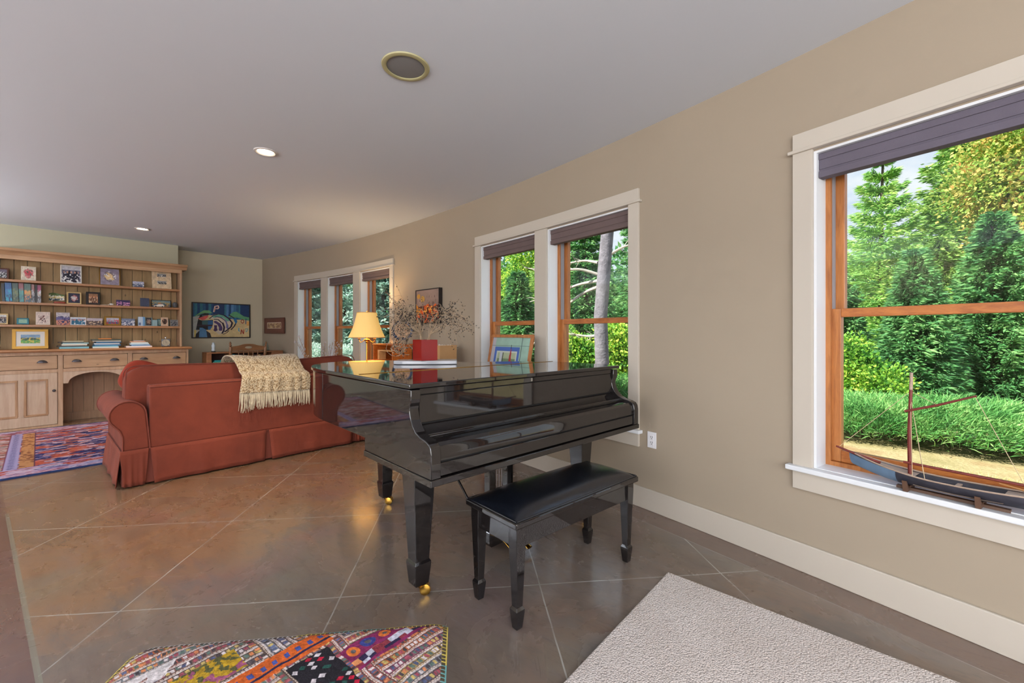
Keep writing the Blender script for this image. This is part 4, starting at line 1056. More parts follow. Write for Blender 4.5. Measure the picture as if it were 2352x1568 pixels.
t = thing('toy_car', 'small white and red toy car in front of the framed seascape', 'toy', (1.283, 8.755, Z2), group='small ornaments on the second shelf')
build('car_body', MB().prism([(-.066, .006), (.066, .006), (.066, .028), (.052, .046), (.0, .048), (-.03, .03), (-.064, .02)], -.022, .022, 'xz'), FM['white'], t, bevel=.004)
build('roof', MB().box(-.012, .046, -.018, .018, .0485, .054), plain('toy_red', S(176, 40, 44), .35), t, smooth=False, bevel=.003)
for x in (-.04, .042):
    for y in (-.026, .0225): build('wheel', MB().lathe([(.009, 0), (.009, .0035)], n=12).xf(Matrix.Translation((x, y + .0035, .009)) @ Matrix.Rotation(PI / 2, 4, 'X')), FM['black'], t)
t = thing('stone_ornament', 'dark grey domed stone at the right end of the second shelf', 'ornament', (1.498, 8.80, Z2), group='small ornaments on the second shelf')
build('stone', MB().pillow((0, 0, .046), (.066, .06, .092), .8, 12), plain('stone', S(86, 88, 90), .8, var=.25, vscale=30), t)
# third shelf
framed('photo_frame', 'pale gold photo frame at the left end of the third shelf', -.372, -.276, Z3, .148, 'oak', .014, [(226, 226, 226), (120, 120, 126), (60, 60, 66), (214, 206, 200)], 'group', 41)
framed('photo_frame', 'small teal picture frame on the third shelf', -.20, -.092, Z3, .092, 'teal', .016, [(150, 190, 170), (120, 160, 140), (190, 206, 170), (226, 232, 210)], 'marks', 42)
card('greeting_card', 'square cream card with four small dark drawings on the third shelf', 'card', -.029, .105, Z3, .184, [(222, 206, 196), (110, 70, 66), (90, 60, 60), (100, 60, 60)], 'marks', 43, border=(234, 220, 206))
card('greeting_card', 'upright card with an orange and blue scene on the third shelf', 'card', .163, .297, Z3, .182, [(196, 190, 196), (110, 104, 150), (206, 140, 116), (60, 60, 96)], 'view', 44)
card('photograph', 'white bordered seaside photo on the third shelf', 'photograph', .302, .463, Z3, .118, [(196, 206, 220), (150, 120, 130), (50, 110, 140), (226, 226, 230)], 'group', 45, border=(226, 224, 224), bw=.009)
card('photograph', 'wide brownish snapshot left of the gold frame on the third shelf', 'photograph', .468, .636, Z3, .108, [(190, 180, 190), (110, 92, 92), (90, 76, 78), (206, 180, 150)], 'view', 46)
framed('photo_frame', 'gold framed photo of red boats on the third shelf', .657, .840, Z3, .142, 'gold', .022, [(200, 200, 216), (176, 180, 200), (80, 96, 126), (190, 60, 70)], 'view', 47)
card('postcard', 'blue grey postcard right of the gold frame on the third shelf', 'card', .846, 1.001, Z3, .112, [(120, 130, 156), (96, 106, 136), (80, 96, 130), (226, 226, 232)], 'view', 48)
t = thing('gift_box', 'pale blue and white box standing on the third shelf', 'box', (1.079, 8.82, Z3)); build('box_body', MB().box(-.04, .04, -.02, .03, 0, .143), plain('pale_blue', S(176, 206, 232), .5), t, smooth=False, bevel=.002)
paint('box_front', M['photo'], (-.039, -.0207, .001), (.078, 0, 0), (0, 0, .141), 24, 40, lambda s, t_: lay(lay(np.zeros(s.shape + (3,)) + (196, 216, 236), (s > .055), (110, 160, 206)), (s < .03) & (s > .006) & (t_ < .05) & (t_ > .008), (80, 100, 140)), t)
card('photograph', 'dark portrait photo beside the pale blue box', 'photograph', 1.124, 1.208, Z3, .135, [(60, 52, 54), (70, 60, 62), (160, 130, 110), (190, 180, 176)], 'blob', 50, border=(150, 200, 210), bw=.004)
t = thing('glass_block', 'low clear bluish glass block on the third shelf', 'ornament', (1.243, 8.81, Z3)); build('block', MB().box(-.03, .03, -.012, .012, 0, .098), plain('blue_glass', S(150, 180, 186), .1, spec=.7), t, smooth=False, bevel=.003)
framed('photo_frame', 'wide teal edged glass frame near the right end of the third shelf', 1.279, 1.428, Z3, .116, 'teal', .010, [(150, 180, 176), (120, 160, 156), (96, 140, 140), (190, 206, 200)], 'view', 52, y=8.84)
card('photograph', 'round-topped portrait of dark curly hair in front of the teal frame', 'photograph', 1.313, 1.407, Z3, .143, [(206, 176, 150), (70, 50, 42), (60, 42, 36), (216, 160, 130)], 'blob', 53, y=8.77)
card('photograph', 'dark landscape photo at the right end of the third shelf', 'photograph', 1.437, 1.537, Z3, .108, [(110, 112, 116), (56, 62, 70), (40, 46, 56), (150, 150, 150)], 'view', 54, border=(160, 160, 156), bw=.004)
# on the counter
framed('landscape_painting', 'wide gold framed green landscape standing on the counter', -.24, .088, ZC, .275, 'gold', .034, [(120, 150, 180), (40, 70, 60), (90, 150, 70), (190, 170, 70)], 'view', 61, lean=.1, y=8.74, mat='white', mw=.042, depth=.025)
t = thing('bowl', 'small wooden bowl at the left end of the counter', 'bowl', (-.385, 8.66, ZC)); build('bowl_body', MB().lathe([(.025, 0), (.045, .018), (.058, .04), (.055, .04), (.04, .018), (0, .006)], n=28), M['pinet'], t)
PAL = [(120, 176, 196), (216, 214, 206), (190, 206, 214), (70, 120, 166), (226, 224, 220), (196, 186, 168), (150, 190, 206), (232, 228, 222), (54, 88, 130), (206, 196, 176)]
r5 = random.Random(5)
def bookstack(xc, y, specs, where):
    z = ZC; names = []
    for i, (w, d, h, c, dx, nm) in enumerate(specs):
        t = thing('stacked_book', nm + ' ' + where, 'book', (xc + dx, y, z), r5.uniform(-.06, .06), 'books lying in stacks on the counter')
        cm = plain('soft_cover', S(*c), .45)
        cv = MB().box(-w / 2, w / 2, -d / 2, d / 2, 0, .002); cv.box(-w / 2, w / 2, -d / 2, d / 2, h - .002, h); cv.box(-w / 2, -w / 2 + .002, -d / 2, d / 2, .002, h - .002); cv.box(-w / 2 + .002, w / 2, -d / 2, -d / 2 + .002, .002, h - .002)
        build('cover', cv, cm, t, smooth=False); build('pages', MB().box(-w / 2 + .003, w / 2 - .003, -d / 2 + .003, d / 2 - .002, .0025, h - .0025), FM['card'], t, smooth=False)
        z += h + .0006
bookstack(.325, 8.72, [(.29, .22, .026, (120, 180, 196), .01, 'teal book at the bottom'), (.27, .21, .016, (60, 52, 48), -.02, 'dark book second from the bottom'), (.25, .2, .024, (222, 220, 210), .01, 'thick white book in the middle'), (.26, .2, .014, (150, 196, 206), .02, 'pale blue booklet'), (.25, .2, .012, (60, 54, 50), -.02, 'thin dark booklet under the top'), (.2, .17, .012, (216, 206, 176), .0, 'cream booklet on top')], 'of the left stack on the counter')
bookstack(.665, 8.72, [(.28, .22, .018, (216, 224, 226), .0, 'white book at the bottom'), (.27, .21, .014, (110, 176, 196), -.01, 'turquoise book second from the bottom'), (.28, .2, .02, (66, 116, 160), .01, 'mid blue book'), (.27, .2, .018, (216, 224, 230), .005, 'white book in the middle'), (.27, .21, .022, (62, 110, 150), .02, 'dark blue book'), (.3, .22, .012, (206, 200, 186), .01, 'thin cream book'), (.31, .22, .02, (58, 66, 58), .0, 'dark green book'), (.14, .1, .012, (226, 128, 40), -.01, 'small orange notebook on top')], 'of the middle stack on the counter')
bookstack(1.03, 8.72, [(.3, .21, .024, (228, 218, 220), .0, 'wide pinkish white book at the bottom'), (.22, .19, .018, (96, 150, 200), .02, 'bright blue book'), (.22, .19, .02, (190, 210, 224), .01, 'pale blue book in the middle'), (.2, .17, .014, (206, 216, 220), .01, 'white booklet'), (.18, .15, .016, (200, 150, 120), -.01, 'tan booklet second from the top'), (.12, .1, .01, (180, 176, 190), .0, 'small grey lilac booklet on top')], 'of the right stack on the counter')
t = thing('alarm_clock', 'small square metal alarm clock at the right end of the counter', 'clock', (1.365, 8.72, ZC), -.1)
M['clk'] = plain('clock_metal', S(92, 92, 94), .35, metal=.7)
build('case', MB().box(-.056, .056, -.018, .018, .006, .128), M['clk'], t, smooth=False, bevel=.006)
dl = MB().lathe([(0, 0), (.044, 0), (.046, .003), (.049, .003), (.05, 0)], n=32).xf(Matrix.Translation((0, -.0185, .066)) @ Matrix.Rotation(PI / 2, 4, 'X')); build('dial', dl, plain('dial', S(214, 206, 186), .5), t)
hn = MB().box(-.0015, .0015, -.0235, -.0225, .066, .096); hn.box(0, .022, -.0235, -.0225, .0645, .0675)
for k in range(12):
    a = k * PI / 6; hn.box(.039 * math.cos(a) - .002, .039 * math.cos(a) + .002, -.0235, -.0225, .066 + .039 * math.sin(a) - .002, .066 + .039 * math.sin(a) + .002)
build('hands', hn, M['slot'], t, smooth=False); build('bell', MB().lathe([(.004, 0), (.004, .012), (.016, .014), (.014, .026), (0, .032)], (0, 0, .129), 16), M['steel'], t)
for x in (-.04, .04): build('foot', MB().lathe([(.008, 0), (.006, .007)], (x, 0, 0), 10), M['clk'], t)
# ------------------------------------------------------------------ pictures on the walls
def abstract(s, t):
    w, h = .90, .617; x, y = s / w, t / h                    # y up
    img = np.zeros(x.shape + (3,)) + (214, 190, 140)
    n = fbm(x * 6, y * 5, 3)
    img = img * (.92 + .16 * n)[..., None]
    img = lay(img, (x < .08 + .03 * n), (176, 180, 176))
    top = y > .60 + .06 * np.sin(x * 6)
    strp = cellpick(x * 22 + fbm(x * 3, y * 2, 8), 0 * x, [(62, 112, 156), (40, 78, 122), (84, 130, 176), (46, 92, 130), (34, 60, 100), (58, 120, 140)], 5)
    img = np.where((top | ((x < .34) & (y > .72)))[..., None], strp, img)
    img = lay(img, (x > .83) & (y > .62), (36, 62, 104))
    img = lay(img, (x > .34) & (x < .54) & (y > .66), (36, 60, 100))
    # green hills
    g1 = inpoly(x, y, [(.03, .62), (.09, .70), (.18, .80), (.27, .80), (.33, .72), (.24, .72), (.14, .70), (.06, .62)]); img = lay(img, g1, (112, 172, 122))
    g2 = inpoly(x, y, [(.61, .60), (.64, .70), (.70, .78), (.76, .79), (.83, .72), (.90, .65), (1, .62), (1, .52), (.88, .54), (.80, .60), (.70, .61)]); img = lay(img, g2, (96, 158, 116))
    # dark bell
    b1 = inpoly(x, y, [(.05, .22), (.07, .40), (.09, .55), (.12, .66), (.20, .72), (.28, .70), (.24, .63), (.12, .58), (.10, .52), (.14, .50), (.34, .52), (.34, .40), (.32, .30), (.29, .22)]); img = lay(img, b1, (40, 40, 44))
    img = lay(img, b1 * ((x > .15) & (x < .25) & (y > .36) & (y < .66)), (70, 106, 110)); img = lay(img, b1 * ((x > .25) & (x < .34) & (y < .5)), (58, 104, 150)); img = lay(img, b1 * (np.abs(y - .35) < .02), (66, 46, 58))
    img = lay(img, inpoly(x, y, [(.02, .0), (.05, .10), (.11, .20), (.22, .20), (.29, .12), (.31, 0)]), (44, 44, 52)); img = lay(img, inpoly(x, y, [(.10, 0), (.11, .28), (.16, .28), (.22, .22), (.24, 0)]), (92, 140, 184))
    img = lay(img, inpoly(x, y, [(.04, 0), (.06, .2), (.02, .22), (.02, 0)]), (206, 186, 110))
    # red leaf
    img = lay(img, inpoly(x, y, [(.07, .545), (.11, .54), (.16, .50), (.21, .53), (.25, .60), (.26, .65), (.20, .64), (.13, .59)]), (214, 96, 92))
    # arcs
    pale = inpoly(x, y, [(.27, .56), (.33, .66), (.44, .71), (.54, .66), (.62, .55), (.68, .40), (.62, .24), (.52, .12), (.44, .08), (.35, .20), (.34, .40), (.36, .52)]); img = lay(img, pale, (210, 196, 176))
    img = lay(img, pline(x, y, [(.36, .62), (.45, .66), (.55, .60), (.60, .52)], .035) * pale, (110, 172, 150))
    K = (46, 36, 54)
    for pts, w_, c in (([(.28, .56), (.34, .65), (.44, .70), (.54, .66)], .009, K), ([(.38, .62), (.47, .60), (.55, .51), (.595, .38), (.60, .26)], .010, (60, 56, 110)), ([(.36, .54), (.43, .53), (.49, .44)], .011, K),
                       ([(.54, .66), (.62, .57), (.68, .44), (.66, .32), (.58, .20), (.55, .17)], .016, K), ([(.62, .68), (.72, .58), (.76, .47), (.72, .34), (.66, .23)], .012, K), ([(.51, .43), (.535, .30), (.525, .20), (.50, .12)], .016, K), ([(.38, .46), (.44, .40), (.475, .29), (.47, .22)], .030, (84, 66, 112)), ([(.62, .20), (.58, .13), (.52, .09)], .008, K), ([(.565, .5), (.585, .38), (.585, .28)], .014, (122, 120, 170))):
        img = lay(img, pline(x, y, pts, w_), c)
    img = lay(img, inpoly(x, y, [(.355, .36), (.41, .36), (.405, .28), (.42, .21), (.38, .17), (.345, .20), (.36, .28)]), (72, 50, 88))
    img = lay(img, inpoly(x, y, [(.70, .57), (.75, .60), (.775, .48), (.75, .40), (.72, .48)]), (44, 110, 160))
    img = lay(img, inpoly(x, y, [(.95, .36), (1, .36), (1, .50), (.95, .48)]), (226, 170, 100))
    # letters P O L A N D
    R = (150, 40, 40)
    img = lay(img, pline(x, y, [(.355, .77), (.375, .93), (.425, .95), (.435, .90), (.42, .86), (.37, .86)], .013), (240, 226, 214)); img = lay(img, pline(x, y, [(.358, .77), (.378, .93), (.422, .94), (.43, .90), (.415, .87), (.375, .87)], .005), (170, 60, 50))
    img = lay(img, ((np.abs(np.hypot((x - .872) / .026, (y - .49) / .052) - 1) < .22)), R)
    img = lay(img, pline(x, y, [(.935, .57), (.935, .41)], .007) + pline(x, y, [(.935, .565), (.975, .53)], .006), (48, 70, 116))
    img = lay(img, pline(x, y, [(.84, .10), (.855, .23), (.89, .10), (.90, .23)], .008), R)
    img = lay(img, pline(x, y, [(.805, .28), (.80, .19), (.825, .18)], .009), (90, 166, 196))
    img = lay(img, np.clip(pline(x, y, [(.935, .27), (.94, .16), (.97, .20), (.975, .26), (.935, .27)], .006), 0, 1), (70, 150, 170))
    return img * (.92 + .16 * fbm(x * 30, y * 30, 40))[..., None]
def wallpic(name, label, o, U, w, h, fm, fw, fn, nx, ny, depth=.022, cat='picture', mat=None, mw=0):
    """picture hung on a wall: o lower left corner, U unit vector along it, facing the room"""
    U = Vector(U); N = U.cross(Vector((0, 0, 1)))            # towards the room
    t = thing(name, label, cat, o, math.atan2(U.y, U.x))
    b = MB()
    for r in ((0, w, 0, fw), (0, w, h - fw, h), (0, fw, fw, h - fw), (w - fw, w, fw, h - fw)): b.box(r[0], r[1], -depth, -.002, r[2], r[3])
    build('frame', b, fm, t, smooth=False, bevel=.0015)
    build('backing', MB().box(fw, w - fw, -depth + .008, -.003, fw, h - fw), mat or FM['grey'], t, smooth=False)
    paint('canvas', M['picture'], (fw + mw, -depth + .0072, fw + mw), (w - 2 * fw - 2 * mw, 0, 0), (0, 0, h - 2 * fw - 2 * mw), nx, ny, fn, t)
    return t
wallpic('abstract_painting', 'black framed abstract painting of arcs and hills with letters on the end wall', (1.838, YA, 1.176), (1, 0, 0), .938, .656, FM['black'], .019, abstract, 420, 290)
def brownpic(s, t):
    w, h = .70, .27; x, y = s / w, t / h
    img = np.zeros(x.shape + (3,)) + (112, 74, 62); img = img * (.9 + .2 * fbm(x * 5, y * 3, 2))[..., None]
    inn = (x > .12) & (x < .84) & (y > .28) & (y < .72); img = lay(img, inn, (206, 190, 170)); inn2 = (x > .135) & (x < .825) & (y > .315) & (y < .685); img = lay(img, inn2, (140, 110, 88))
    return lay(img, inn2 & (fbm(x * 26, y * 16, 6, 3) > .56), (196, 172, 130))
ym0, ym1 = 8.55, 9.27
tt = Vector((wx(ym0) - wx(ym1), ym0 - ym1, 0)).normalized()
wallpic('brown_print', 'small brown framed print on the curved wall near the corner', (wx(ym1) - .022, ym1, 1.262), tt, .715, .305, plain('red_brown_frame', S(96, 56, 44), .4), .02, brownpic, 120, 60, depth=.02)
def flowers(s, t):
    w, h = .46, .40; x, y = s / w, t / h
    img = np.zeros(x.shape + (3,)) + (146, 122, 110); img = img * (.85 + .3 * fbm(x * 4 + y * 2, y * 4, 3))[..., None]
    img = lay(img, (np.hypot(x - .12, y - .84) < .07 + .02 * fbm(x * 20, y * 20, 2)), (206, 150, 60)); img = lay(img, (np.hypot(x - .32, y - .75) < .10), (196, 150, 70))
    n = fbm(x * 9, y * 9, 11); k = y < .50 + .22 * (fbm(x * 5, y * 2, 5) - .4)
    img = lay(img, k, (84, 36, 26)); img = lay(img, k & (n > .50), (190, 70, 26)); img = lay(img, k & (n > .60), (222, 100, 30)); img = lay(img, k & (fbm(x * 16, y * 14, 8) > .66), (226, 160, 70)); img = lay(img, k & (x < .2) & (y > .25) & (n > .45), (216, 140, 50)); img = lay(img, k & (y < .2) & (n < .48), (52, 30, 36))
    return lay(img, (y > .45) & (y < .85) & (fbm(x * 30, y * 10, 14, 3) > .70), (86, 64, 56))
yf0, yf1 = 4.09, 4.615
tt = Vector((wx(yf0) - wx(yf1), yf0 - yf1, 0)).normalized()
wallpic('flower_painting', 'canvas of orange flowers in a dark frame on the wall between the windows', (wx(yf1) - .004, yf1, 1.388), tt, math.hypot(wx(yf0) - wx(yf1), yf1 - yf0), .434, FM['black'], .012, flowers, 110, 100, depth=.05, cat='painting')
# decorative plate
pq = (2.960, 4.451, 1.298)
pl = thing('decorative_plate', 'round decorative plate with blue rim and tan pattern on a stand behind the dried branches', 'plate', pq, math.radians(180 + 48))
Rp = Matrix.Rotation(-.12, 4, 'Y') @ Matrix.Rotation(PI / 2, 4, 'Y') @ Matrix.Scale(.88, 4)
build('rim', MB().lathe([(.108, .012), (.125, .016), (.137, .024), (.140, .022), (.132, .010), (.105, .002)], n=48).xf(Rp), plain('blue_rim', S(52, 66, 92), .3), pl)
sd = MB()
for yy in (-.05, .05): sd.tube([(.045, yy, -.135), (.03, yy, -.160), (-.06, yy, -.168)], .004, 6); sd.tube([(-.03, yy, -.163), (-.05, yy * .4, -.02)], .004, 6)
build('plate_stand', sd, M['lacd'], pl)
wm_ = NT('tan_pattern'); vo_ = wm_.add('ShaderNodeTexVoronoi'); wm_.l.new(wm_.mapping(), vo_.inputs['Vector']); vo_.inputs['Scale'].default_value = 90
wm_.set(col=wm_.ramp(vo_.outputs['Distance'], [(.25, S(128, 84, 56)), (.5, S(196, 152, 112))]), rough=.5)
build('centre', MB().lathe([(0, .006), (.08, .007), (.1075, .0125)], n=48).xf(Rp), wm_.m, pl)

# ------------------------------------------------------------------ low table behind the piano with the things on it
M['cherry'] = wood('orange_wood', S(176, 86, 30), S(214, 120, 46), 'y', 1.2, .35, spec=.5)
M['cherryd'] = wood('brown_wood', S(112, 62, 36), S(146, 86, 52), 'y', 1.2, .5)
CT = thing('console_table', 'slim wooden console table against the curved wall behind the piano', 'table', wp(3.7, -.25, 0))
q = MB(); wbox(q, 2.32, 5.2, -.44, -.03, .885, .912); build('table_top', q, M['cherryd'], CT, world=True, smooth=False, bevel=.004)
for y in (2.78, 5.1):
    for o_ in (-.40, -.08):
        q = MB(); wbox(q, y - .02, y + .02, o_ - .02, o_ + .02, 0, .884, 1); build('leg', q, M['cherryd'], CT, world=True, smooth=False, bevel=.003)
ob = thing('wooden_desk_box', 'orange wooden open-fronted box with an inner ledge left of the dried branches', 'box', wp(4.86, -.25, .913))
zb = .914
q = MB(); wbox(q, 4.60, 5.10, -.40, -.10, 1.112, 1.128); build('top', q, M['cherry'], ob, world=True, smooth=False, bevel=.003)
for y0 in (4.605, 5.08): q = MB(); wbox(q, y0, y0 + .015, -.39, -.11, zb, 1.1115); build('side', q, M['cherry'], ob, world=True, smooth=False, bevel=.002)
q = MB(); wbox(q, 4.621, 5.079, -.125, -.11, zb, 1.1115); build('back', q, M['cherryd'], ob, world=True, smooth=False)
q = MB(); wbox(q, 4.621, 5.079, -.39, -.126, zb, zb + .012); build('bottom', q, M['cherry'], ob, world=True, smooth=False)
q = MB(); wbox(q, 4.63, 4.97, -.395, -.30, 1.035, 1.052); wbox(q, 4.93, 4.97, -.395, -.30, zb + .013, 1.035); build('ledge', q, wood('pale_ledge', S(196, 140, 84), S(222, 168, 110), 'y', 1.2, .5), ob, world=True, smooth=False, bevel=.003)
kb2 = thing('tan_planter', 'square tan planter box behind the red vase', 'planter', wp(3.72, -.25, .913))
q = MB(); y0, y1, o0, o1 = 3.61, 3.83, -.36, -.14
for r in ((y0, y1, o0, o0 + .008), (y0, y1, o1 - .008, o1), (y0, y0 + .008, o0 + .008, o1 - .008), (y1 - .008, y1, o0 + .008, o1 - .008)): wbox(q, r[0], r[1], r[2], r[3], zb, 1.132, 1)
wbox(q, y0 + .008, y1 - .008, o0 + .008, o1 - .008, zb, zb + .01, 1); build('planter_body', q, plain('tan_clay', S(188, 146, 98), .7, var=.06), kb2, world=True, smooth=False)
q = MB(); r6 = random.Random(4)
for k in range(60): q.pillow(wp(r6.uniform(y0 + .02, y1 - .02), r6.uniform(o0 + .02, o1 - .02), 1.112 + r6.random() * .014), (.03, .03, .012), 1, 4, Matrix.Rotation(r6.random() * 3, 3, 'X'))
build('white_chips', q, FM['white'], kb2, world=True)['kind'] = 'stuff'
q = MB(); wbox(q, y0 + .009, y1 - .009, o0 + .009, o1 - .009, 1.08, 1.10, 1); build('filling', q, FM['card'], kb2, world=True, smooth=False)
# framed picture leaning at the window
def folk(s, t):
    w, h = .52, .30; x, y = s / w, t / h
    img = np.zeros(x.shape + (3,)) + (150, 184, 168); img = img * (.92 + .16 * fbm(x * 7, y * 5, 2))[..., None]
    img = lay(img, (x < .10), (176, 176, 184)); img = lay(img, (np.abs(x - .84) < .006) | (np.abs(y - .70) < .008), (70, 90, 90))
    bl = (x > .10) & (x < .80) & (y < .66); img = lay(img, bl, (72, 104, 176)); inn = (x > .17) & (x < .74) & (y < .52); img = lay(img, inn, (196, 206, 196))
    view = (x > .20) & (x < .71) & (y < .48); img = lay(img, view, (110, 134, 100)); img = lay(img, view & (y > .28), (170, 184, 150)); img = lay(img, (np.abs(x - .30) < .035) & view, (190, 200, 206)); img = lay(img, (np.abs(x - .36) < .012) & view, (60, 70, 70))
    img = lay(img, inpoly(x, y, [(.53, .0), (.545, .44), (.565, .66), (.59, .44), (.60, .0)]), (156, 40, 44)); img = lay(img, pline(x, y, [(.565, .6), (.565, .72)], .006), (50, 40, 46))
    return img
pt = thing('leaning_picture', 'orange framed picture of a blue window leaning behind the piano', 'picture', wp(2.68, -.22, .914), math.atan2(2.37 - 2.99, wx(2.37) - wx(2.99)))
Lx = Matrix.Rotation(-.20, 4, 'X'); wq, hq, fq = .605, .345, .028
b = MB()
for r in ((-wq / 2, wq / 2, .006, fq), (-wq / 2, wq / 2, hq - fq, hq), (-wq / 2, -wq / 2 + fq, fq, hq - fq), (wq / 2 - fq, wq / 2, fq, hq - fq)): b.box(r[0], r[1], 0, .022, r[2], r[3])
b.xf(Lx); build('frame', b, M['fir'], pt, smooth=False, bevel=.003)
b = MB().box(-wq / 2 + fq, wq / 2 - fq, .01, .018, fq, hq - fq); b.xf(Lx); build('backing', b, FM['grey'], pt, smooth=False)
paint('picture', M['picture'], Lx @ Vector((-wq / 2 + fq, .009, fq)), (wq - 2 * fq, 0, 0), Lx @ Vector((0, 0, hq - 2 * fq)), 130, 80, folk, pt)
b = MB().prism([(.085, .30), (.09, .30), (.135, .001), (.129, .001)], -.03, .03, 'yz'); build('strut', b, M['cherryd'], pt, smooth=False)

# ------------------------------------------------------------------ floor lamp
lx, ly_ = 2.985, 5.335
M['shadec'] = NT('pleated_silk')
_a = M['shadec'].add('ShaderNodeAttribute', attribute_name='Col'); M['shadec'].set(col=S(236, 204, 136), rough=.8, emc=_a.outputs['Color'], ems=.50); M['shadec'] = M['shadec'].m
lamp = thing('floor_lamp', 'brass floor lamp with glowing yellow pleated shade behind the piano', 'lamp', (lx, ly_, 0))
build('base', MB().lathe([(.14, 0), (.142, .012), (.12, .022), (.05, .03), (.02, .045), (.012, .06)], n=40), M['brass'], lamp)
build('pole', MB().lathe([(.011, .055), (.011, .6), (.014, .605), (.014, .63), (.0105, .635), (.0105, 1.13), (.016, 1.135), (.02, 1.15), (.014, 1.165), (.008, 1.175), (.008, 1.26)], n=16), M['brass'], lamp)
build('canopy', MB().lathe([(.016, 1.166), (.04, 1.172), (.044, 1.18), (.03, 1.19), (.012, 1.192)], n=24), M['brass'], lamp)
for s in (-1, 1):
    pts = [R_ * (s * .02) + UP * 1.165, R_ * (s * .05) + UP * 1.16, R_ * (s * .078) + UP * 1.142, R_ * (s * .098) + UP * 1.152, R_ * (s * .105) + UP * 1.18]
    a_ = build('arm', MB().tube([Vector(c) for c in catmull([tuple(p) for p in pts], 5)], .0045, 8), M['brass'], lamp)
    p_ = R_ * (s * .105); build('cup', MB().lathe([(.006, 1.178), (.022, 1.19), (.024, 1.194), (.01, 1.196)], (p_.x, p_.y, 0), 16), M['brass'], a_)
NP = 64
def wave(k, n): return .012 * (1 if k % 2 else -1)
sh_ = []
for i in range(15):
    u = i / 14; r = .238 - (.238 - .128) * (u ** .92) - .012 * math.sin(u * PI); sh_.append((r, 1.208 + .338 * u))
vs = []; fs = []; n__ = NP * 2
for (r, z) in sh_:
    for k in range(n__): a = 2 * PI * k / n__; q_ = r * (1 + wave(k, 0) * .9); vs.append((q_ * math.cos(a), q_ * math.sin(a), z))
for i in range(14):
    for k in range(n__): fs.append((i * n__ + k, i * n__ + (k + 1) % n__, (i + 1) * n__ + (k + 1) % n__, (i + 1) * n__ + k))
shd = build('lamp_shade', MB().add(vs, fs), M['shadec'], lamp, angle=70)
_co = np.zeros(len(shd.data.vertices) * 3); shd.data.vertices.foreach_get('co', _co); _co = _co.reshape(-1, 3)
_k = np.round(np.arctan2(_co[:, 1], _co[:, 0]) / (2 * PI) * n__).astype(int) % 2; _h = np.clip((_co[:, 2] - 1.2) / .34, 0, 1)
_c = np.where(_k[:, None] == 1, Sn([255, 214, 122]), Sn([232, 168, 76])) * (1.1 - .25 * _h[:, None])  # pleat creases darkened and lower glow brightened in the shade's colour
shd.data.color_attributes.new('Col', 'FLOAT_COLOR', 'POINT').data.foreach_set('color', np.concatenate([_c, np.ones((len(_c), 1))], 1).ravel())
tr_ = MB(); 
for (r, z) in ((.2385, 1.209), (.129, 1.546)): tr_.tube([(r * math.cos(a), r * math.sin(a), z) for a in [2 * PI * k / 48 for k in range(49)]], .004, 6)
build('shade_trim', tr_, plain('shade_trim', S(214, 170, 96), .7), shd)
build('harp', MB().tube([(.0, 0, 1.26), (.05, 0, 1.30), (.06, 0, 1.40), (.03, 0, 1.51), (0, 0, 1.545)], .003, 6), M['brass'], lamp)
build('finial', MB().lathe([(.004, 1.545), (.008, 1.553), (.004, 1.56), (.006, 1.568), (0, 1.576)], n=12), M['brass'], lamp)
bl_ = bpy.data.lights.new('lamp_bulb', 'POINT'); bl_.energy = 26; bl_.color = (1, .74, .42); bl_.shadow_soft_size = .05
bo2 = bpy.data.objects.new('lamp_bulb', bl_); C.objects.link(bo2); bo2.location = (lx, ly_, 1.45)

# ------------------------------------------------------------------ desk hutch, chair and what stands there
M['maple'] = wood('brown_desk', S(128, 84, 54), S(162, 112, 74), 'x', 1, .5)
M['mapled'] = plain('desk_inside', S(74, 48, 44), .7)
DX0, DX1, DF, DB = 1.865, 3.055, 8.50, 8.80; DT = .945
desk = thing('writing_desk', 'brown wooden writing desk with open cubbies in the far corner', 'desk', ((DX0 + DX1) / 2, 8.6, 0))
def dp(n_, *b, mat=M['maple'], bev=.003): return build(n_, MB().box(*b), mat, desk, world=True, smooth=False, bevel=bev)
dp('top', DX0, DX1, DF, DB, DT - .022, DT); dp('side', DX0, DX0 + .07, DF + .004, DB, .70, DT - .0225); dp('side', DX1 - .2, DX1, DF + .004, DB, .70, DT - .0225)
dp('back', DX0 + .07, DX1 - .2, DB - .015, DB, .70, DT - .0225, mat=M['mapled'])
for x in (2.19, 2.55): dp('divider', x, x + .016, DF + .01, DB - .016, .70, DT - .0225)
dp('desk_surface', DX0, DX1, 8.15, DB, .67, .699)
for x in (DX0 + .03, DX1 - .08):
    for y in (8.18, DB - .06): dp('leg', x, x + .05, y, y + .05, 0, .669)
def tin(name, label, cat, x, y, z, w, d, h, c, pal=None, seed=0, lid=None):
    t = thing(name, label, cat, (x, y, z)); build('body', MB().box(-w / 2, w / 2, -d / 2, d / 2, 0, h), plain(name + '_col', S(*c), .4), t, smooth=False, bevel=.003)
    if pal: paint('label', M['photo'], (-w / 2 + .002, -d / 2 - .0007, .003), (w - .004, 0, 0), (0, 0, h - .006), 40, 24, scene_fn(w, h, pal, seed, 'marks'), t)
    if lid: build('lid', MB().box(-w / 2 + .02, w / 2 - .01, -d / 2, d / 2, h + .0005, h + .022), plain('lid_col', S(*lid), .4), t, smooth=False, bevel=.004)
    return t
tin('storage_tin', 'teal lidded tin with a striped label inside the left cubby of the desk', 'tin', 2.045, 8.60, .70, .17, .14, .085, (60, 140, 130), [(80, 160, 140), (226, 230, 226), (40, 90, 90), (30, 60, 60)], 3, (40, 150, 160))
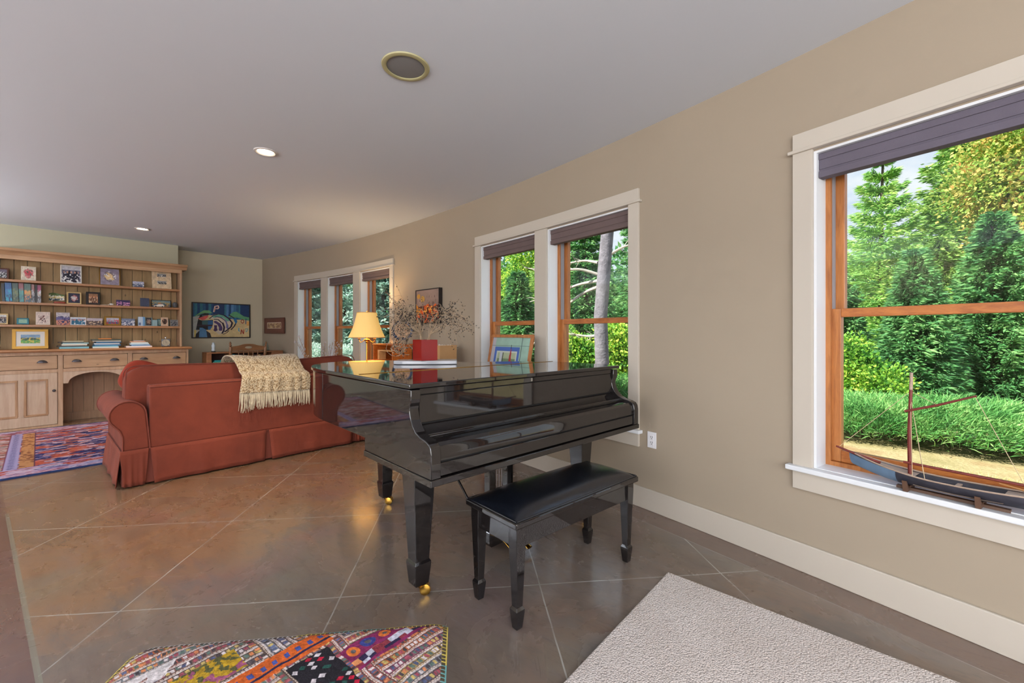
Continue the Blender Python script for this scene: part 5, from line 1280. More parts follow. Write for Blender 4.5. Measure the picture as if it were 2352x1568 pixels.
for k, (c, w, h, lab) in enumerate((((40, 130, 150), .07, .20, 'bright teal'), ((30, 96, 124), .06, .19, 'deep blue'), ((50, 140, 150), .05, .18, 'light teal'))):
    tin('binder', lab + ' binder standing in the middle cubby of the desk', 'binder', 2.25 + k * .085, 8.62, .70, w, .16, h, c)
for k, (c, w, h, lab) in enumerate((((86, 62, 60), .06, .19, 'dark brown'), ((206, 176, 130), .05, .185, 'cream'), ((120, 96, 92), .04, .18, 'grey brown'))):
    tin('desk_book', lab + ' book standing in the right cubby of the desk', 'book', 2.60 + k * .062, 8.62, .70, w, .16, h, c)
t = thing('glass_figurine', 'pale clear glass figurine on a dark foot standing on the desk', 'ornament', (1.985, 8.62, DT + .0005))
build('foot', MB().box(-.03, .03, -.02, .02, 0, .014), M['slot'], t, smooth=False, bevel=.003)
build('glass_body', MB().lathe([(.016, .0145), (.028, .03), (.022, .07), (.03, .11), (.018, .135), (.022, .15), (.008, .165)], n=16), plain('frosted_glass', S(196, 210, 220), .15, spec=.7), t)
t = thing('arched_clock', 'small grey arched ornament on a dark base at the right of the desk', 'ornament', (2.80, 8.63, DT + .0005))
ar_ = [(-.05, .015), (.05, .015)] + [(.05 * math.cos(a) * (1 - .25 * math.sin(a)), .05 + .12 * math.sin(a)) for a in [k * PI / 16 for k in range(17)]]
build('arch', MB().prism(ar_, -.012, .012, 'xz'), plain('grey_green', S(110, 116, 104), .5), t, bevel=.003)
build('base', MB().box(-.06, .06, -.022, .022, 0, .0145), M['slot'], t, smooth=False, bevel=.003)
# chair, back towards us
M['chairw'] = wood('dark_maple', S(104, 70, 42), S(138, 96, 60), 'x', 1.4, .35, spec=.5)
ch = thing('wooden_chair', 'brown wooden chair with turned posts and spindle back at the desk', 'chair', (2.27, 7.88, 0))
cw = .255
def chp(n_, mb, p=ch, **k): return build(n_, mb, M['chairw'], p, **k)
chp('seat', MB().pillow((0, -.02 + .16, .44), (.50, .44, .045), .45, 16, e2=.6))
def turned(x0, y0, z0, x1, y1, z1, prof, n_=14):
    m = MB(); pts = []; rs = []
    for (r, t_) in prof: pts.append((x0 + (x1 - x0) * t_, y0 + (y1 - y0) * t_, z0 + (z1 - z0) * t_)); rs.append(r)
    return m.tube(pts, rs, n_)
P_ = [(.012, 0), (.017, .08), (.012, .12), (.02, .2), (.017, .5), (.02, .56), (.012, .6), (.021, .63), (.021, .86), (.011, .88), (.02, .9), (.012, .93), (.017, .95), (.013, .975), (.003, 1)]
for s in (-1, 1):
    chp('back_post', turned(s * .215, -.05, .463, s * (cw + .003), -.11, 1.135, P_))
crest = [(-cw + .02, .985), (-cw + .02, 1.055), (-.14, 1.068), (-.06, 1.092), (.06, 1.092), (.14, 1.068), (cw - .02, 1.055), (cw - .02, .985)]
top_ = catmull(crest[1:-1], 5)
hole_ = [(.05 * math.cos(a), 1.038 + .018 * math.sin(a)) for a in [2 * PI * k / 20 for k in range(20)]]
# crest rail: ring strips around the hand hole
def crest_mesh():
    m = MB(); out = [crest[0]] + top_ + [crest[-1]]; n_ = 60
    def onout(a):
        d = (math.cos(a), math.sin(a)); best = 0
        poly = out
        for i in range(len(poly)):
            p, q = poly[i], poly[(i + 1) % len(poly)]; px, pz = p[0], p[1] - 1.038; ex, ez = q[0] - p[0], q[1] - p[1]
            den = d[0] * ez - d[1] * ex
            if abs(den) < 1e-9: continue
            t_ = (px * ez - pz * ex) / den; u_ = (px * d[1] - pz * d[0]) / den
            if t_ > 0 and -1e-6 <= u_ <= 1 + 1e-6: best = max(best, t_)
        return (d[0] * best, 1.038 + d[1] * best)
    vs = []; A = sorted(set([2 * PI * k / n_ for k in range(n_)] + [math.atan2(z - 1.038, x) % (2 * PI) for x, z in (crest[0], crest[1], crest[-2], crest[-1])])); n_ = len(A)
    for yy in (-.108, -.088):
        for a in A:
            o_ = onout(a); vs.append((o_[0], yy, o_[1])); vs.append((.052 * math.cos(a), yy, 1.038 + .019 * math.sin(a)))
    N2 = 2 * n_; fs = []
    for k in range(n_):
        j = (k + 1) % n_; fs += [(2 * k, 2 * j, 2 * j + 1, 2 * k + 1), (N2 + 2 * k, N2 + 2 * k + 1, N2 + 2 * j + 1, N2 + 2 * j), (2 * k, N2 + 2 * k, N2 + 2 * j, 2 * j), (2 * k + 1, 2 * j + 1, N2 + 2 * j + 1, N2 + 2 * k + 1)]
    return m.add(vs, fs)
chp('crest_rail', crest_mesh(), angle=30)
for k in range(5):
    x = -.14 + .07 * k
    m = MB(); pts = [(x * .9, -.045, .463), (x * .9, -.06, .60), (x + .012 * (1 if k < 3 else -1), -.08, .78), (x, -.096, .984)]; m.tube([Vector(c) for c in catmull(pts, 5)], .0075, 8); chp('spindle', m)
for sx in (-1, 1):
    for sy in (0, 1): chp('leg', turned(sx * .17, .0 + sy * .27, .419, sx * .22, -.05 + sy * .38, .001, [(.014, 0), (.02, .3), (.015, .35), (.022, .5), (.013, 1)]))
# silver pussy-willow stems behind the sofa
st_ = thing('pussy_willow', 'slender stems with silvery buds standing before the far window', 'branches', (2.95, 6.55, 0)); r7 = random.Random(9)
build('pot', MB().lathe([(.10, 0), (.13, .12), (.12, .30), (.115, .30), (.10, .02), (0, .015)], n=24), plain('grey_pot', S(120, 110, 104), .6), st_)
sm_, bd = MB(), MB()
for (dx, h) in ((-.62, 1.21), (-.58, 1.10), (-.66, 1.16), (-.05, 1.06), (.03, 1.12), (.12, 1.09), (.2, 1.13), (.28, 1.12), (.36, 1.08), (.42, 1.14)):
    e = R_ * dx * .62 + UP * h + Fw * r7.uniform(-.08, .05)
    pts = [Vector((r7.uniform(-.03, .03), r7.uniform(-.03, .03), .03)), Vector((e.x * .12, e.y * .12, .4)), Vector((e.x * .5, e.y * .5, .75)), e]
    pts = [Vector(c) for c in catmull([tuple(p) for p in pts], 6)]; sm_.tube(pts, .0035, 5)
    for q in pts[-7:]:
        for _ in range(2): bd.pillow(q + Vector((r7.gauss(0, .012), r7.gauss(0, .012), r7.gauss(0, .015))), (.013, .013, .032), 1, 5, Matrix.Rotation(r7.uniform(-.7, .7), 3, 'Y'))
build('stems', sm_, M['twig'], st_); build('buds', bd, plain('silver_bud', S(196, 190, 196), .6), st_)

# ------------------------------------------------------------------ model boat on the sill
M['hull'] = plain('boat_dark', S(44, 44, 54), .55, var=.3, vscale=30); M['hullb'] = plain('boat_blue', S(92, 116, 140), .5, var=.15, vscale=20); M['deck'] = wood('boat_deck', S(150, 128, 110), S(184, 162, 144), 'x', 3, .6); M['spar'] = plain('spar_red', S(112, 44, 36), .45, var=.2, vscale=30); M['rope'] = plain('rope', S(206, 186, 150), .9)
yb0 = -.15; n_ = wn(yb0)
# boat frame: +x towards the bow (away from us along the wall), +y towards the room
boat = thing('model_sailboat', 'wooden model sailboat with bare mast and booms on the window sill', 'model boat', wp(yb0, -.0, SILL + .001), math.atan2(1, .2581 - .04646 * yb0))
Lh = .30
def hullsec(u):
    """u -1 stern .. 1 bow: half beam, keel z, sheer z"""
    hb = .058 * max(0.02, 1 - abs((u + .15) / 1.15) ** 2.6) if u > -.15 else .058 * (1 - .35 * ((-.15 - u) / .85) ** 2)
    return hb, .022 + .04 * max(0, (u - .35) / .65) ** 1.6 + .01 * max(0, -u - .4), .070 + .044 * max(0, u) ** 1.8 + .016 * max(0, -u) ** 2
def hs(a, b):
    def f(p, q):
        u = a + (b - a) * p; hb, kz, sz = hullsec(u); th_ = (q - .5) * PI
        return (u * Lh + .02 * max(0, u) * (abs(math.sin(th_))), hb * math.sin(th_) * (.75 + .25 * abs(math.sin(th_))), sz - (sz - kz) * math.cos(th_) ** .8)
    return f
hm = MB().grid(hs(-1, .42), 34, 18); hb_, kz, sz = hullsec(-1)
ho = build('hull', hm, M['hull'], boat, angle=60)
build('bow', MB().grid(hs(.42, 1), 14, 18), M['hullb'], ho, angle=60)
tr2 = MB(); tv = [hs(-1, 1)(0, q / 12) for q in range(13)]; tr2.add(tv, [tuple(range(13))]); build('transom', tr2, M['hull'], ho)
def dk(a, b, drop): return lambda p, q: ((a + (b - a) * p) * Lh, hullsec(a + (b - a) * p)[0] * (2 * q - 1) * .96, hullsec(a + (b - a) * p)[2] - drop)
build('deck', MB().grid(dk(.25, .97, .004), 16, 4), M['deck'], boat); build('stern_deck', MB().grid(dk(-.98, -.62, .004), 10, 4), M['deck'], boat); build('sole', MB().grid(dk(-.62, .25, .036), 16, 4), M['deck'], boat)
gw = MB()
for s in (-1, 1): gw.tube([((-1 + 2 * k / 24) * Lh, s * hullsec(-1 + 2 * k / 24)[0], hullsec(-1 + 2 * k / 24)[2] + .002) for k in range(25)], .0035, 6)
build('gunwale', gw, M['deck'], ho)
build('thwart', MB().box(-.06, -.045, -.05, .05, .056, .061), M['deck'], boat, smooth=False)
mx_, mz = .095, .070
build('mast', MB().tube([(mx_, 0, mz - .02), (mx_ + .003, 0, .25), (mx_ - .002, 0, .45)], [.0085, .008, .0062], 12), M['spar'], boat)
build('mast_head', MB().tube([(mx_ - .002, 0, .448), (mx_ - .004, 0, .525)], [.0066, .0058], 12), M['deck'], boat)
build('boom', MB().tube([(mx_ + .02, .012, .122), (mx_ - .40, .012, .118)], [.0055, .0048], 10), M['spar'], boat)
build('gaff', MB().tube([(mx_ + .016, .012, .350), (mx_ - .09, .012, .392), (mx_ - .205, .012, .446)], [.0055, .0055, .004], 10), M['spar'], boat)
build('bowsprit', MB().tube([(.20, 0, .094), (.29, 0, .112), (.375, 0, .134)], [.006, .006, .0045], 10), M['spar'], boat)
build('tiller', MB().tube([(-.17, .01, .108), (-.31, 0, .088)], [.003, .005], 8), plain('tiller', S(160, 110, 56), .5), boat)
rg = MB()
for (a, b) in (((.365, 0, .131), (mx_, 0, .44)), ((mx_ - .02, .056, .075), (mx_, 0, .42)), ((mx_ - .03, -.056, .075), (mx_, 0, .42)), ((mx_ - .06, .056, .075), (mx_, 0, .42)), ((mx_ - .20, .012, .444), (mx_ - .33, .012, .122)), ((mx_ - .002, 0, .44), (mx_ - .09, .012, .393))): rg.tube([a, b], .0011, 4)
build('rigging', rg, M['rope'], boat)
cr = MB(); cr.box(-.20, .14, -.012, .012, .0, .012)
for x in (-.12, .10):
    for s in (-1, 1): cr.prism([(s * .014, 0), (s * .05, 0), (s * .066, .05), (s * .060, .05), (s * .03, .012), (s * .014, .02)], x - .008, x + .008, 'yz')
    cr.box(x - .008, x + .008, -.0138, .0138, .0125, .02)
build('cradle', cr, plain('cradle_wood', S(92, 66, 50), .6), boat, smooth=False)
build('rudder', MB().prism([(-.345, .02), (-.305, .02), (-.303, .07), (-.318, .085)], -.003, .003, 'xz'), M['hull'], boat, smooth=False)
# ------------------------------------------------------------------ outdoors
GZ = -.32
rng = np.random.default_rng(5)
def leafmat(name, stops, trans=.35, rough=.6, scale=1.2):
    """foliage: colour varies softly over the plant; light also passes through"""
    m = NT(name); n = m.noise(m.mapping((1, 1, 1), src='Object'), scale, 4, .6)
    geo = m.add('ShaderNodeNewGeometry'); r = m.math('ADD', m.math('MULTIPLY', n, .75), m.math('MULTIPLY', geo.outputs['Random Per Island'], .25))
    col = m.ramp(r, stops); m.set(col=col, rough=rough, spec=.3)
    t = m.add('ShaderNodeBsdfTranslucent'); m.l.new(col, t.inputs[0])
    mx = m.add('ShaderNodeMixShader'); mx.inputs[0].default_value = trans
    m.l.new(m.b.outputs[0], mx.inputs[1]); m.l.new(t.outputs[0], mx.inputs[2]); m.l.new(mx.outputs[0], m.out.inputs[0]); return m.m
M['spruce'] = leafmat('spruce_needles', [(.30, S(66, 106, 50)), (.5, S(120, 164, 76)), (.68, S(178, 200, 110))])
M['spruced'] = leafmat('dark_spruce', [(.30, S(46, 92, 56)), (.5, S(84, 144, 84)), (.7, S(146, 190, 118))])
M['pineleaf'] = leafmat('pine_needles', [(.30, S(76, 135, 71)), (.5, S(140, 190, 96)), (.7, S(208, 231, 133))])
M['maple'] = leafmat('turning_maple_leaves', [(.32, S(104, 150, 62)), (.48, S(160, 184, 88)), (.6, S(206, 192, 112)), (.74, S(222, 156, 90))], .45, scale=2.2)
M['broad'] = leafmat('bright_leaves', [(.30, S(53, 117, 49)), (.5, S(133, 185, 67)), (.7, S(242, 245, 112))], .45)
M['junip'] = leafmat('juniper_sprays', [(.28, S(52, 108, 54)), (.5, S(98, 160, 84)), (.7, S(168, 206, 128))], .3, scale=2.2)
M['veiled'] = leafmat('pale_blue_green', [(.30, S(128, 164, 156)), (.5, S(168, 200, 186)), (.7, S(210, 230, 216))], .35, scale=.8)  # whitish reflection veil of the window glass put into the leaf colour
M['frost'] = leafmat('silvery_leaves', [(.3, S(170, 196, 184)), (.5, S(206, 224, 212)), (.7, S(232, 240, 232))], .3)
M['bark'] = plain('bark', S(108, 104, 112), .9, var=.3, vscale=9, bump=.6, bscale=25, bdist=.02)
M['barkd'] = plain('dark_bark', S(78, 66, 58), .9, var=.3, vscale=9)
M['dead'] = plain('dead_wood', S(176, 168, 156), .9, var=.2, vscale=9)

def leafmesh(name, P, D, L, Wd, bend=.0):
    """one pointed leaf or needle spray per row: base P, direction D, length L, width Wd"""
    n = len(P); D = D / np.linalg.norm(D, axis=1, keepdims=True)
    r = rng.normal(size=(n, 3)); s = np.cross(D, r); s /= np.linalg.norm(s, axis=1, keepdims=True) + 1e-9
    L = np.asarray(L).reshape(-1, 1) * np.ones((n, 1)); Wd = np.asarray(Wd).reshape(-1, 1) * np.ones((n, 1))
    mid = P + D * L * .45; mid[:, 2] += bend * L[:, 0]
    V = np.stack([P, mid + s * Wd, P + D * L, mid - s * Wd], 1).reshape(-1, 3)
    F = np.arange(4 * n).reshape(n, 4)
    me = bpy.data.meshes.new(name)
    me.vertices.add(len(V)); me.vertices.foreach_set('co', V.ravel())
    me.loops.add(4 * n); me.loops.foreach_set('vertex_index', F.ravel())
    me.polygons.add(n); me.polygons.foreach_set('loop_start', np.arange(0, 4 * n, 4)); me.polygons.foreach_set('loop_total', np.full(n, 4))
    me.update(); me.validate(); return me
def obj(name, me, mat, parent=None):
    if not me.materials: me.materials.append(mat)
    o = bpy.data.objects.new(name, me); C.objects.link(o)
    if parent is not None: o.parent = parent
    WM[o.name] = Matrix.Identity(4)
    return o
def conifer_leaves(h, r, n, whorls=22, droop=.25, base=.06, L=(.10, .2), w=.022, tuft=1.0, power=.9, up=.15):
    """needle sprays set along whorled branches"""
    zs = base * h + (h * .98 - base * h) * np.linspace(0, 1, whorls) ** 1.05
    P = []; D = []
    per = n // whorls
    for z in zs:
        rad = r * (1 - (z / h)) ** power + .05
        nb = max(5, int(9 * (1 - z / h) + 5)); a0 = rng.random() * 6.28
        k = int(per * (.35 + 1.3 * rad / r)); b = rng.integers(0, nb, k)
        az = a0 + b * 2 * np.pi / nb + rng.normal(0, .05, k) + np.array(rng.normal(0, .12, nb))[b]
        t = rng.random(k) ** .75; lenb = np.array(.8 + .35 * rng.random(nb))[b] * rad
        rr_ = t * lenb; side = rng.normal(0, .10, k) * (rr_ * .55 + .06) * tuft
        zz = z - droop * rr_ * (1 - .55 * t) + up * rr_ * t ** 2 + rng.normal(0, .03 + .03 * rad, k)
        x = rr_ * np.cos(az) - side * np.sin(az); y = rr_ * np.sin(az) + side * np.cos(az)
        P.append(np.stack([x, y, zz], 1))
        sg = np.sign(side) * (.5 + .4 * rng.random(k))
        d = np.stack([np.cos(az) - sg * np.sin(az), np.sin(az) + sg * np.cos(az), -.12 + rng.normal(0, .3, k)], 1); D.append(d)
    P = np.concatenate(P); D = np.concatenate(D)
    return P, D, rng.uniform(L[0], L[1], len(P)), np.full(len(P), w)
def blob_leaves(blobs, n, L=(.06, .11), w=.028, shell=.55, upd=.2):
    """leaves over a set of ellipsoids (cx,cy,cz,rx,ry,rz)"""
    B = np.array(blobs, float); vol = B[:, 3] * B[:, 4] + B[:, 4] * B[:, 5] + .02; idx = rng.choice(len(B), n, p=vol / vol.sum())
    d = rng.normal(size=(n, 3)); d /= np.linalg.norm(d, axis=1, keepdims=True)
    r = (shell + (1 - shell) * rng.random(n) ** .6)[:, None] * (1 + .12 * rng.normal(size=(n, 1)))
    P = B[idx, :3] + d * r * B[idx, 3:]
    D = d + rng.normal(0, .7, (n, 3)); D[:, 2] += upd - .2
    return P, D, rng.uniform(L[0], L[1], n), np.full(n, w)
def trunkmesh(h, r, seed=0, lean=(0, 0), nb=0):
    m = MB(); rr_ = random.Random(seed); pts = []
    for k in range(9): t = k / 8; pts.append((lean[0] * t + .04 * math.sin(t * 5 + seed), lean[1] * t + .04 * math.cos(t * 4 + seed), h * t))
    m.tube(pts, [r * (1 - .75 * k / 8) for k in range(9)], 12)
    return m
def conifer(label, x, y, h, r, n, mat, name='spruce_tree', group='evergreens beyond the windows', seed=0, bark='barkd', **kw):
    t = thing(name, label, 'tree', (x, y, GZ), 0, group)
    obj('foliage', leafmesh('foliage', *conifer_leaves(h, r, n, **kw)), M[mat], t)
    build('trunk', trunkmesh(h * .97, .012 * h + .04, seed), M[bark], t); return t
def bushy(name, label, cat, x, y, blobs, n, mat, group=None, stem=True, z=GZ, **kw):
    t = thing(name, label, cat, (x, y, z), 0, group)
    obj('foliage', leafmesh('foliage', *blob_leaves(blobs, n, **kw)), M[mat], t)
    if stem:
        m = MB(); zt = max(b[2] for b in blobs)
        for b in blobs[:6]: m.tube([(0, 0, 0), (b[0] * .3, b[1] * .3, b[2] * .5), (b[0] * .9, b[1] * .9, b[2])], [.035, .025, .012], 7)
        build('stems', m, M['barkd'], t)
    return t
# lawn
def lawn_mat():
    m = NT('dry_lawn'); n = m.noise(m.mapping(), 1.1, 6, .6); f = m.noise(m.mapping((1, 1, 1)), 30, 6, .7)
    c = m.ramp(n, [(.35, S(132, 124, 86)), (.55, S(172, 158, 122)), (.7, S(152, 122, 92))])
    m.set(col=m.mix(m.ramp(f, [(.4, (.5, .5, .5, 1)), (.6, (0, 0, 0, 1))]), c, S(110, 100, 58)), rough=1, spec=.05); m.bump(f, .6, .03); return m.m
gm = MB().grid(lambda u, v: (2.2 + 58 * u, -22 + 74 * v, GZ + .05 * math.sin(u * 40) * math.sin(v * 30) * (u > .06) + 1.2 * max(0, u - .4)), 60, 70)
o = build('ground_outside', gm, lawn_mat()); tag(o, 'dry straw-coloured lawn outside', 'ground', kind='structure')
gx = rng.uniform(3.6, 6.9, 26000); gy = rng.uniform(-3.2, 1.5, 26000)
P = np.stack([gx, gy, np.full(26000, GZ + .0)], 1); D = np.stack([rng.normal(0, .5, 26000), rng.normal(0, .5, 26000), np.ones(26000)], 1)
M['grass'] = leafmat('straw_grass', [(.3, S(150, 146, 84)), (.5, S(214, 194, 140)), (.7, S(196, 168, 116))], .3)
o = obj('dry_grass', leafmesh('dry_grass', P, D, rng.uniform(.04, .10, 26000), .004), M['grass']); tag(o, 'sparse dry grass blades on the lawn', 'grass', kind='stuff')

# juniper hedge: long low mound of sprays
def juniper(label, cx, cy, lx_, ly2, hh, n, rz=0, mat='junip'):
    t = thing('juniper_hedge', label, 'hedge', (cx, cy, GZ), rz, 'low junipers outside the windows')
    u = rng.uniform(-1, 1, n); v = rng.uniform(-1, 1, n); k = np.sqrt(np.clip(1 - u * u, 0, 1)) * np.sqrt(np.clip(1 - v * v, 0, 1))
    lump = .75 + .5 * np.array(fbm(u * 4 + 9, v * 3 + 4, 3)); z = hh * np.clip(k, 0, 1) ** .55 * lump * rng.uniform(.25, 1, n) ** .5
    P = np.stack([u * lx_, v * ly2, z * .92], 1)
    D = np.stack([u * .8 + rng.normal(.25, .5, n), v * .8 + rng.normal(-.35, .5, n), .55 + rng.normal(0, .3, n)], 1)
    obj('sprays', leafmesh('sprays', P, D, rng.uniform(.09, .2, n), rng.uniform(.004, .008, n), .06), M[mat], t)
    m = MB(); r_ = random.Random(2)
    for k in range(14):
        x0, y0 = r_.uniform(-.6, .6) * lx_, r_.uniform(-.6, .6) * ly2; m.tube([(x0, y0, 0), (x0 * 1.1, y0 * 1.1, hh * .3), (x0 * 1.25, y0 * 1.25, hh * .5)], [.02, .014, .006], 6)
    build('stems', m, M['barkd'], t); return t
juniper('long low feathery juniper hedge across the nearest window', 8.72, -.6, .84, 2.0, .64, 60000)
juniper('pale juniper mound low behind the right end of the piano', 5.85, 2.95, .75, 1.2, 1.0, 24000)

# seen through the nearest window
bushy('young_maple', 'yellow green shrub with orange tinges at the left of the nearest window', 'shrub', 10.35, 0.566, [(0, 0, .7, .45, .5, .6), (.1, .35, .6, .4, .4, .5), (-.1, -.4, .55, .4, .45, .5), (.05, .1, 1.15, .35, .4, .4)], 9000, 'broad', 'leafy shrubs outside', L=(.05, .09), w=.024)
conifer('dense young spruce behind the mast of the model boat', 11.9, -0.350, 3.3, .7, 26000, 'spruced', whorls=26, seed=1, L=(.09, .17), w=.016, power=.6)
conifer('dense dark spruce filling the lower right of the nearest window', 13.8, -1.632, 4.2, .92, 32000, 'spruced', whorls=28, seed=2, L=(.09, .17), w=.018, power=.6)
conifer('dense young spruce against the left sash of the nearest window', 13.2, 1.102, 3.3, .9, 22000, 'spruced', whorls=24, seed=3, L=(.09, .17), w=.018, power=.6)
conifer('bushy spruce between the boat mast and the gaff in the nearest window', 16.2, -0.943, 4.2, .95, 24000, 'spruce', whorls=24, seed=8, L=(.11, .2), w=.022, power=.6)
conifer('white pine with open sky beside its top in the nearest window', 20.0, 0.274, 7.8, 1.9, 34000, 'pineleaf', 'pine_tree', whorls=16, seed=4, droop=.02, L=(.16, .28), w=.02, tuft=1.9, power=.7, up=.35)
conifer('tall spruce rising past the top of the nearest window', 25.5, -2.747, 13.4, 3.3, 60000, 'spruce', whorls=28, seed=5, droop=.15, L=(.18, .34), w=.036, tuft=1.5, power=.75, up=.2)
bushy('maple_tree', 'maple with orange and yellow leaves at the right of the nearest window', 'tree', 18.5, -2.733, [(0, .1, 4.4, 1.0, 1.0, 1.2), (-.1, .8, 5.8, .85, .9, 1.0), (.2, .2, 6.9, 1.0, 1.1, 1.2), (0, -.5, 5.5, 1.0, 1.1, 1.5), (.1, .7, 3.4, .65, .6, .75)], 19000, 'maple', 'broadleaf trees outside', L=(.08, .16), w=.045, shell=.3)
# seen through the two-unit window
tt_ = thing('bare_trunk_tree', 'tall grey tree trunk with dead side branches in the window behind the piano', 'tree', (7.25, 4.17, GZ), 0)
build('trunk', MB().tube([(.0, .0, 0), (0, .0, 1.0), (-.01, .03, 1.9), (.02, -.03, 2.8), (.05, -.12, 3.9), (.05, -.2, 6.2)], [.155, .135, .13, .125, .118, .10], 18), M['bark'], tt_)
def limb(z, ds, lab='dead_branch'):
    side = Vector((-.46, .88, 0)); f_ = Vector((.88, .46, 0)); pts = [Vector((0, 0, z)) + side * a + UP * b + f_ * c for a, b, c in ds]
    m = MB(); cp2 = [Vector(c) for c in catmull([tuple(p) for p in pts], 5)]; m.tube(cp2, [.034 * (1 - .8 * i / len(cp2)) for i in range(len(cp2))], 7)
    r_ = random.Random(int(z * 100))
    for k in range(7):
        q = cp2[r_.randrange(len(cp2) // 3, len(cp2) - 1)]; d = side * r_.uniform(.1, .35) * (1 if ds[-1][0] > 0 else -1) + UP * r_.uniform(-.16, .16) + f_ * r_.uniform(-.2, .2); m.tube([q, q + d * .5 + UP * r_.gauss(0, .03), q + d], [.010, .007, .002], 5)
    build(lab, m, M['dead'], tt_)
limb(2.72, [(.08, 0, 0), (.45, .10, -.1), (.95, .06, -.2), (1.5, .16, -.2)])
limb(2.48, [(.08, 0, 0), (.4, -.12, .1), (.8, -.42, .1), (1.15, -.78, .1), (1.4, -1.15, .1)])
limb(2.60, [(.08, 0, .0), (.5, -.05, .2), (1.0, -.22, .3), (1.5, -.36, .3)])
limb(2.95, [(.08, 0, .0), (.4, .08, .2), (.9, .02, .3)])
limb(3.05, [(-.08, 0, 0), (-.4, .16, -.1), (-.9, .26, -.2)])
limb(1.55, [(.08, 0, 0), (.3, -.02, .1), (.75, .04, .1)])
for (x, y, h, r, n, mat, lab, kw) in ((12.200, 7.653, 7.4, 1.05, 26000, 'spruced', 'dark evergreen behind the grey trunk', {}), (16.653, 7.630, 9.5, 1.55, 28000, 'spruced', 'dark evergreen right of the grey trunk', {}), (14.441, 10.840, 6.0, 1.5, 24000, 'spruce', 'green conifer behind the white mullion of the piano window', {}), (9.939, 8.674, 3.5, .8, 22000, 'spruced', 'green conifer low in the left unit of the piano window', {})):
    conifer(lab, x, y, h, r, n, mat, seed=int(x * 37 + y * 11), whorls=24, tuft=1.6, L=(.12, .22), w=.026, power=.7, **kw)
x, y = 17.328, 14.356; bushy('birch_tree', 'airy leafy tree against the sky in the left unit of the piano window', 'tree', x, y, [(0, 0, 5.8, 1.2, 1.2, 1.3), (.7, -.6, 4.6, 1.1, 1.1, 1.2), (-.3, .5, 4.2, 1.0, 1.0, 1.2), (.6, -.4, 7.0, .8, .8, .9), (.1, .1, 3.0, 1.1, 1.1, 1.2)], 15000, 'broad', 'broadleaf trees outside', L=(.11, .2), w=.05, shell=.3)
x, y = 8.774, 4.588; bushy('leafy_shrub', 'sunlit yellow green shrub right of the grey trunk', 'shrub', x, y, [(0, 0, 1.0, .5, .5, .7), (.3, -.3, .9, .45, .45, .6), (-.1, .1, 1.4, .4, .4, .45)], 10000, 'broad', 'leafy shrubs outside', L=(.06, .11), w=.03)
x, y = 9.554, 6.262; bushy('leafy_shrub', 'sunlit yellow green shrub left of the grey trunk', 'shrub', x, y, [(0, 0, .9, .5, .5, .6), (.3, -.2, .7, .45, .45, .5), (-.2, .3, 1.3, .4, .4, .5)], 8000, 'broad', 'leafy shrubs outside', L=(.06, .11), w=.03)
# seen through the three-unit window
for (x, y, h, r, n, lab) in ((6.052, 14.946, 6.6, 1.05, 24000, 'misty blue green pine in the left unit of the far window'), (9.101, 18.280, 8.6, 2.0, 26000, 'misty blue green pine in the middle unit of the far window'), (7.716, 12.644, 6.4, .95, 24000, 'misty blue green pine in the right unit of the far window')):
    conifer(lab, x, y, h, r, n, 'veiled', 'pine_tree', seed=int(x * 37 + y * 11), whorls=14, droop=.05, tuft=1.9, L=(.18, .32), w=.04, power=.5, up=.3)
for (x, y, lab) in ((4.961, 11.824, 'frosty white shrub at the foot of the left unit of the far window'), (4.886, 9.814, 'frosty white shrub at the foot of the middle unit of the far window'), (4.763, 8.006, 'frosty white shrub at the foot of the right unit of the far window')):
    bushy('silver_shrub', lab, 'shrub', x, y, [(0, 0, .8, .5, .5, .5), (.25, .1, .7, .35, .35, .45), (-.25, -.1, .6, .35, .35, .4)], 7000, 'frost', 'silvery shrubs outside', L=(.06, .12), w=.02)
# woodland behind everything: nobody could count it
bl3 = []
for k in range(150):
    a = rng.uniform(-.30, 2.9); 
    d = rng.uniform(34, 42); th2 = rng.uniform(-.30, 1.30)
    bl3.append((d * math.cos(th2), d * math.sin(th2), rng.uniform(.5, 3.6 + (2.4 if th2 > .45 else 0)), 2.4, 2.4, rng.uniform(1.8, 3.0)))
o = obj('distant_trees', leafmesh('distant_trees', *blob_leaves(bl3, 90000, L=(.35, .7), w=.14, shell=.7)), M['spruced']); tag(o, 'dense green woodland in the distance', 'woodland', kind='stuff')

# ------------------------------------------------------------------ world, lights, camera
w = bpy.data.worlds.new('World'); sc.world = w; w.use_nodes = True; nt = w.node_tree; bg = nt.nodes['Background']
tc = nt.nodes.new('ShaderNodeTexCoord'); sp_ = nt.nodes.new('ShaderNodeSeparateXYZ'); nt.links.new(tc.outputs['Generated'], sp_.inputs[0])
gr = nt.nodes.new('ShaderNodeValToRGB'); gr.color_ramp.elements[0].position = .0; gr.color_ramp.elements[0].color = S(226, 236, 244); gr.color_ramp.elements[1].position = .7; gr.color_ramp.elements[1].color = S(120, 172, 232); nt.links.new(sp_.outputs[2], gr.inputs[0])
mp = nt.nodes.new('ShaderNodeMapping'); mp.inputs['Scale'].default_value = (1.4, 1.4, 4); nt.links.new(tc.outputs['Generated'], mp.inputs[0])
nz = nt.nodes.new('ShaderNodeTexNoise'); nz.inputs['Scale'].default_value = 2.6; nz.inputs['Detail'].default_value = 8; nz.inputs['Roughness'].default_value = .6; nt.links.new(mp.outputs[0], nz.inputs['Vector'])
cr_ = nt.nodes.new('ShaderNodeValToRGB'); cr_.color_ramp.elements[0].position = .42; cr_.color_ramp.elements[1].position = .62; nt.links.new(nz.outputs[0], cr_.inputs[0])
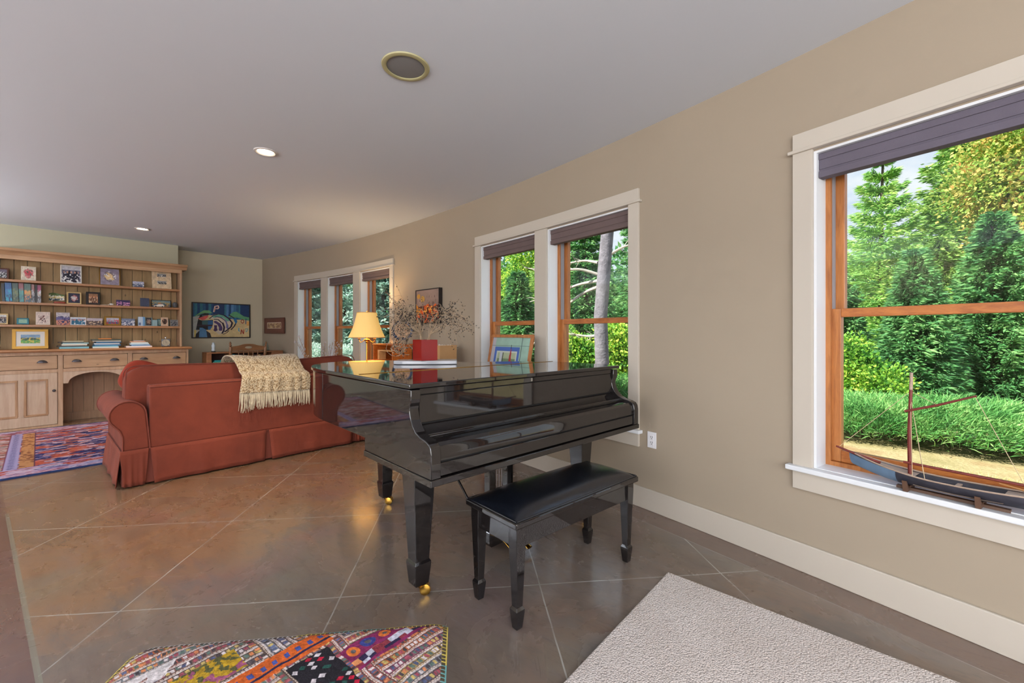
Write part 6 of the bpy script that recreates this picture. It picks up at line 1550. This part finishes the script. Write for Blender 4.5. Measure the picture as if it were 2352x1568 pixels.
mxw = nt.nodes.new('ShaderNodeMixRGB'); nt.links.new(cr_.outputs[0], mxw.inputs[0]); nt.links.new(gr.outputs[0], mxw.inputs[1]); mxw.inputs[2].default_value = (.86, .9, .95, 1)
nt.links.new(mxw.outputs[0], bg.inputs[0]); bg.inputs[1].default_value = 1.15
def light(name, kind, loc, rot=(0, 0, 0), energy=10, color=(1, 1, 1), **k):
    l = bpy.data.lights.new(name, kind); l.energy = energy; l.color = color
    for a, v in k.items(): setattr(l, a, v)
    o = bpy.data.objects.new(name, l); C.objects.link(o); o.location = loc; o.rotation_euler = rot; return o
sun = light('sun', 'SUN', (-10, 0, 20), energy=15, color=(1, .95, .84), angle=.01)
sun.rotation_euler = Vector((.62, -.28, -.74)).to_track_quat('-Z', 'Y').to_euler()
# added fill panels inside the closed walls behind and left of the camera
light('fill_front', 'AREA', (-1.6, YF + .1, 1.5), energy=200, color=(.97, .98, 1), shape='RECTANGLE', size=4.6, size_y=2.2).rotation_euler = Vector((0, 1, 0)).to_track_quat('-Z', 'Y').to_euler()
light('fill_left', 'AREA', (XL + .1, -.5, 1.5), energy=220, color=(.98, .98, 1), shape='RECTANGLE', size=4.4, size_y=2.2).rotation_euler = Vector((1, 0, 0)).to_track_quat('-Z', 'Y').to_euler()
# added fill lights out of view, aimed up to brighten the ceiling
for (x, y, e) in ((-1.6, -1.6, 250), (-3.4, 4.2, 260), (-2.7, 7.3, 190)):
    light('ceiling_fill', 'AREA', (x, y, 1.85), (PI, 0, 0), e, (.97, .975, 1), shape='DISK', size=.9)
for (x, y), e in (((1.235, 3.81), 150), ((.978, 7.906), 80)):
    light('downlight', 'SPOT', (x, y, HC - .02), energy=e, color=(1, .80, .56), spot_size=math.radians(74), spot_blend=.6, shadow_soft_size=.06)
cam = bpy.data.cameras.new('camera'); cam.sensor_width = 36; cam.lens = 36 * 975 / 2352; cam.shift_y = -18 / 2352; cam.clip_start = .05
co_ = bpy.data.objects.new('camera', cam); C.objects.link(co_); co_.location = (0, 0, 1.26); co_.rotation_euler = (PI / 2, 0, -math.radians(48.1)); sc.camera = co_
sc.view_settings.view_transform = 'Standard'; sc.view_settings.look = 'None'; sc.view_settings.exposure = 0
cy = sc.cycles; cy.use_denoising = True; cy.max_bounces = 8; cy.diffuse_bounces = 4; cy.glossy_bounces = 4; cy.transparent_max_bounces = 8; cy.use_adaptive_sampling = True; cy.adaptive_threshold = .06; cy.adaptive_min_samples = 16; cy.sample_clamp_indirect = 6; cy.caustics_reflective = False; cy.caustics_refractive = False
